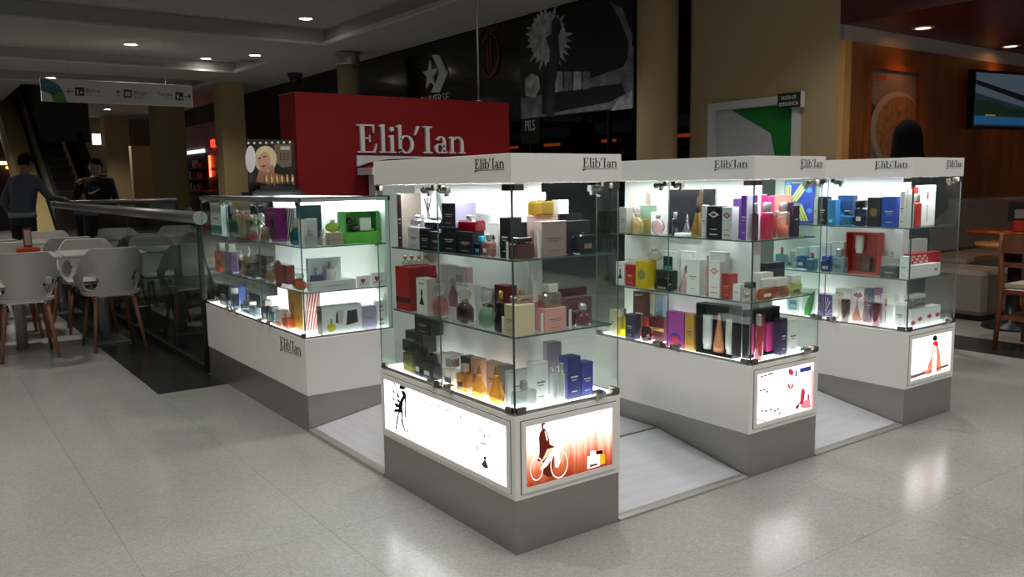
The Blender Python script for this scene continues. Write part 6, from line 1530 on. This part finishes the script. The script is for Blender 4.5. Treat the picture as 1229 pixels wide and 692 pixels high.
  ('F',890,1118,170,N,.07,'set','5ab82c','bright green open gift box with white card',{'t':.10,'inner':'6ac83a','ledge':.36,'in':[('ball',-.42,-.20,.58,.82,'1c2c14'),('ball',-.30,.02,.36,.60,'2a3a18'),('block',-.02,.32,.38,.80,'ecf2e6'),('block',.2,.42,.36,.44,'c8d878')]}),
 ], PN2),
 ('2', 0, Y2, W2, L2, .713, 240, 220, 5.12, 'on middle shelf of low railing case', [
  ('L',86,134,365,N,.04,'rect','e89058','orange bottle with clear cap'),
  ('L',142,190,370,N,.04,'rect','b080d0','lilac bottle with clear cap'),
  ('L',196,230,410,N,.05,'round','803030','dark red round bottle'),
  ('L',234,280,385,N,.05,'round','b8a080','tan bottle with long neck'),
  ('L',284,334,450,N,.05,'rect','8a8a84','grey square bottle'),
  ('L',342,410,440,N,.06,'box','302c30','charcoal carton'),
  ('L',382,430,495,N,.03,'round','d0b080','gold beaded bottle'),
  ('L',434,536,495,N,.07,'box','7a2028','dark red wide box',{'mark':'circle','c2':'9a3a3e'}),
  ('L',546,614,550,N,.03,'round','c07030','amber round bottle with wide shoulders'),
  ('F',662,870,455,N,.125,'box','e4e4ea','pale lilac gift box',{'mark':'bottlepic','bc':'a8a0c8','pc':'dcdce6','t':.03}),
  ('F',682,770,520,N,.085,'rect','8a80b0','lilac bottle in front of pale gift box',{'cap':'c8c6c2','cw':.3,'bf':.7}),
  ('F',788,858,480,N,.085,'tall','eeeef0','white lotion tube beside lilac bottle',{'solid':1}),
  ('F',684,964,598,N,.03,'box','d8d8d6','long low white tray box',{'t':.05}),
  ('F',972,1050,568,N,.03,'box','f2f0ee','white carton with red heart',{'mark':'heart','t':.025}),
  ('F',1056,1140,548,N,.03,'box','f2f0ee','taller white carton with red heart',{'mark':'heart','t':.025}),
 ], PN2),
 ('2', 0, Y2, W2, L2, ZB+.004, 240, 320, 5.12, 'on lit deck of low railing case', [
  ('L',118,162,110,N,.05,'box','1a1c1e','black carton at the railing end'),
  ('L',168,204,130,N,.04,'rect','506080','slate blue bottle'),
  ('L',206,238,120,N,.06,'box','2a4a90','cobalt carton'),
  ('L',216,288,155,N,.10,'box','3a2024','dark brown box with red lid',{'mark':'band','z0':.85,'z1':.97,'c2':'a02820','c3':'2a1a1a'}),
  ('L',246,330,210,N,.03,'rect','98a8b0','wide clear grey bottle'),
  ('L',302,370,165,N,.09,'box','404850','slate carton'),
  ('L',372,412,205,N,.04,'rect','30343a','dark square bottle',{'solid':1}),
  ('L',416,458,245,N,.03,'rect','90b0b0','aqua square bottle'),
  ('L',462,498,262,N,.03,'box','e8e4e4','white carton with orange foot',{'mark':'band','z0':.03,'z1':.3,'c2':'d85a2a','c3':'b8b0a8'}),
  ('L',502,532,285,N,.03,'rect','e0702a','bright orange bottle'),
  ('L',540,630,150,N,.05,'box','b88a20','gold floral box with striped side',{'side':'e4d8cc','t':.10,'sidestripe':1,'mark':'flower','fl':((-.2,.6),(.2,.3))}),
  ('F',742,998,235,N,.03,'box','e9ebec','white box picturing handbag and yellow bottle',{'side':'111113','t':.06,'mark':'bag'}),
  ('F',1004,1082,240,N,.04,'box','a49cb2','lilac grey carton'),
  ('F',1088,1172,288,N,.04,'box','f0eeee','lower stacked white carton with rose scribble',{'mark':'scribble'}),
  ('F',1088,1172,210,288,.04,'box','f0eeee','upper stacked white carton with rose scribble',{'mark':'scribble'}),
 ], PN2),
]
for args in exec_items: shelf_items(*args)
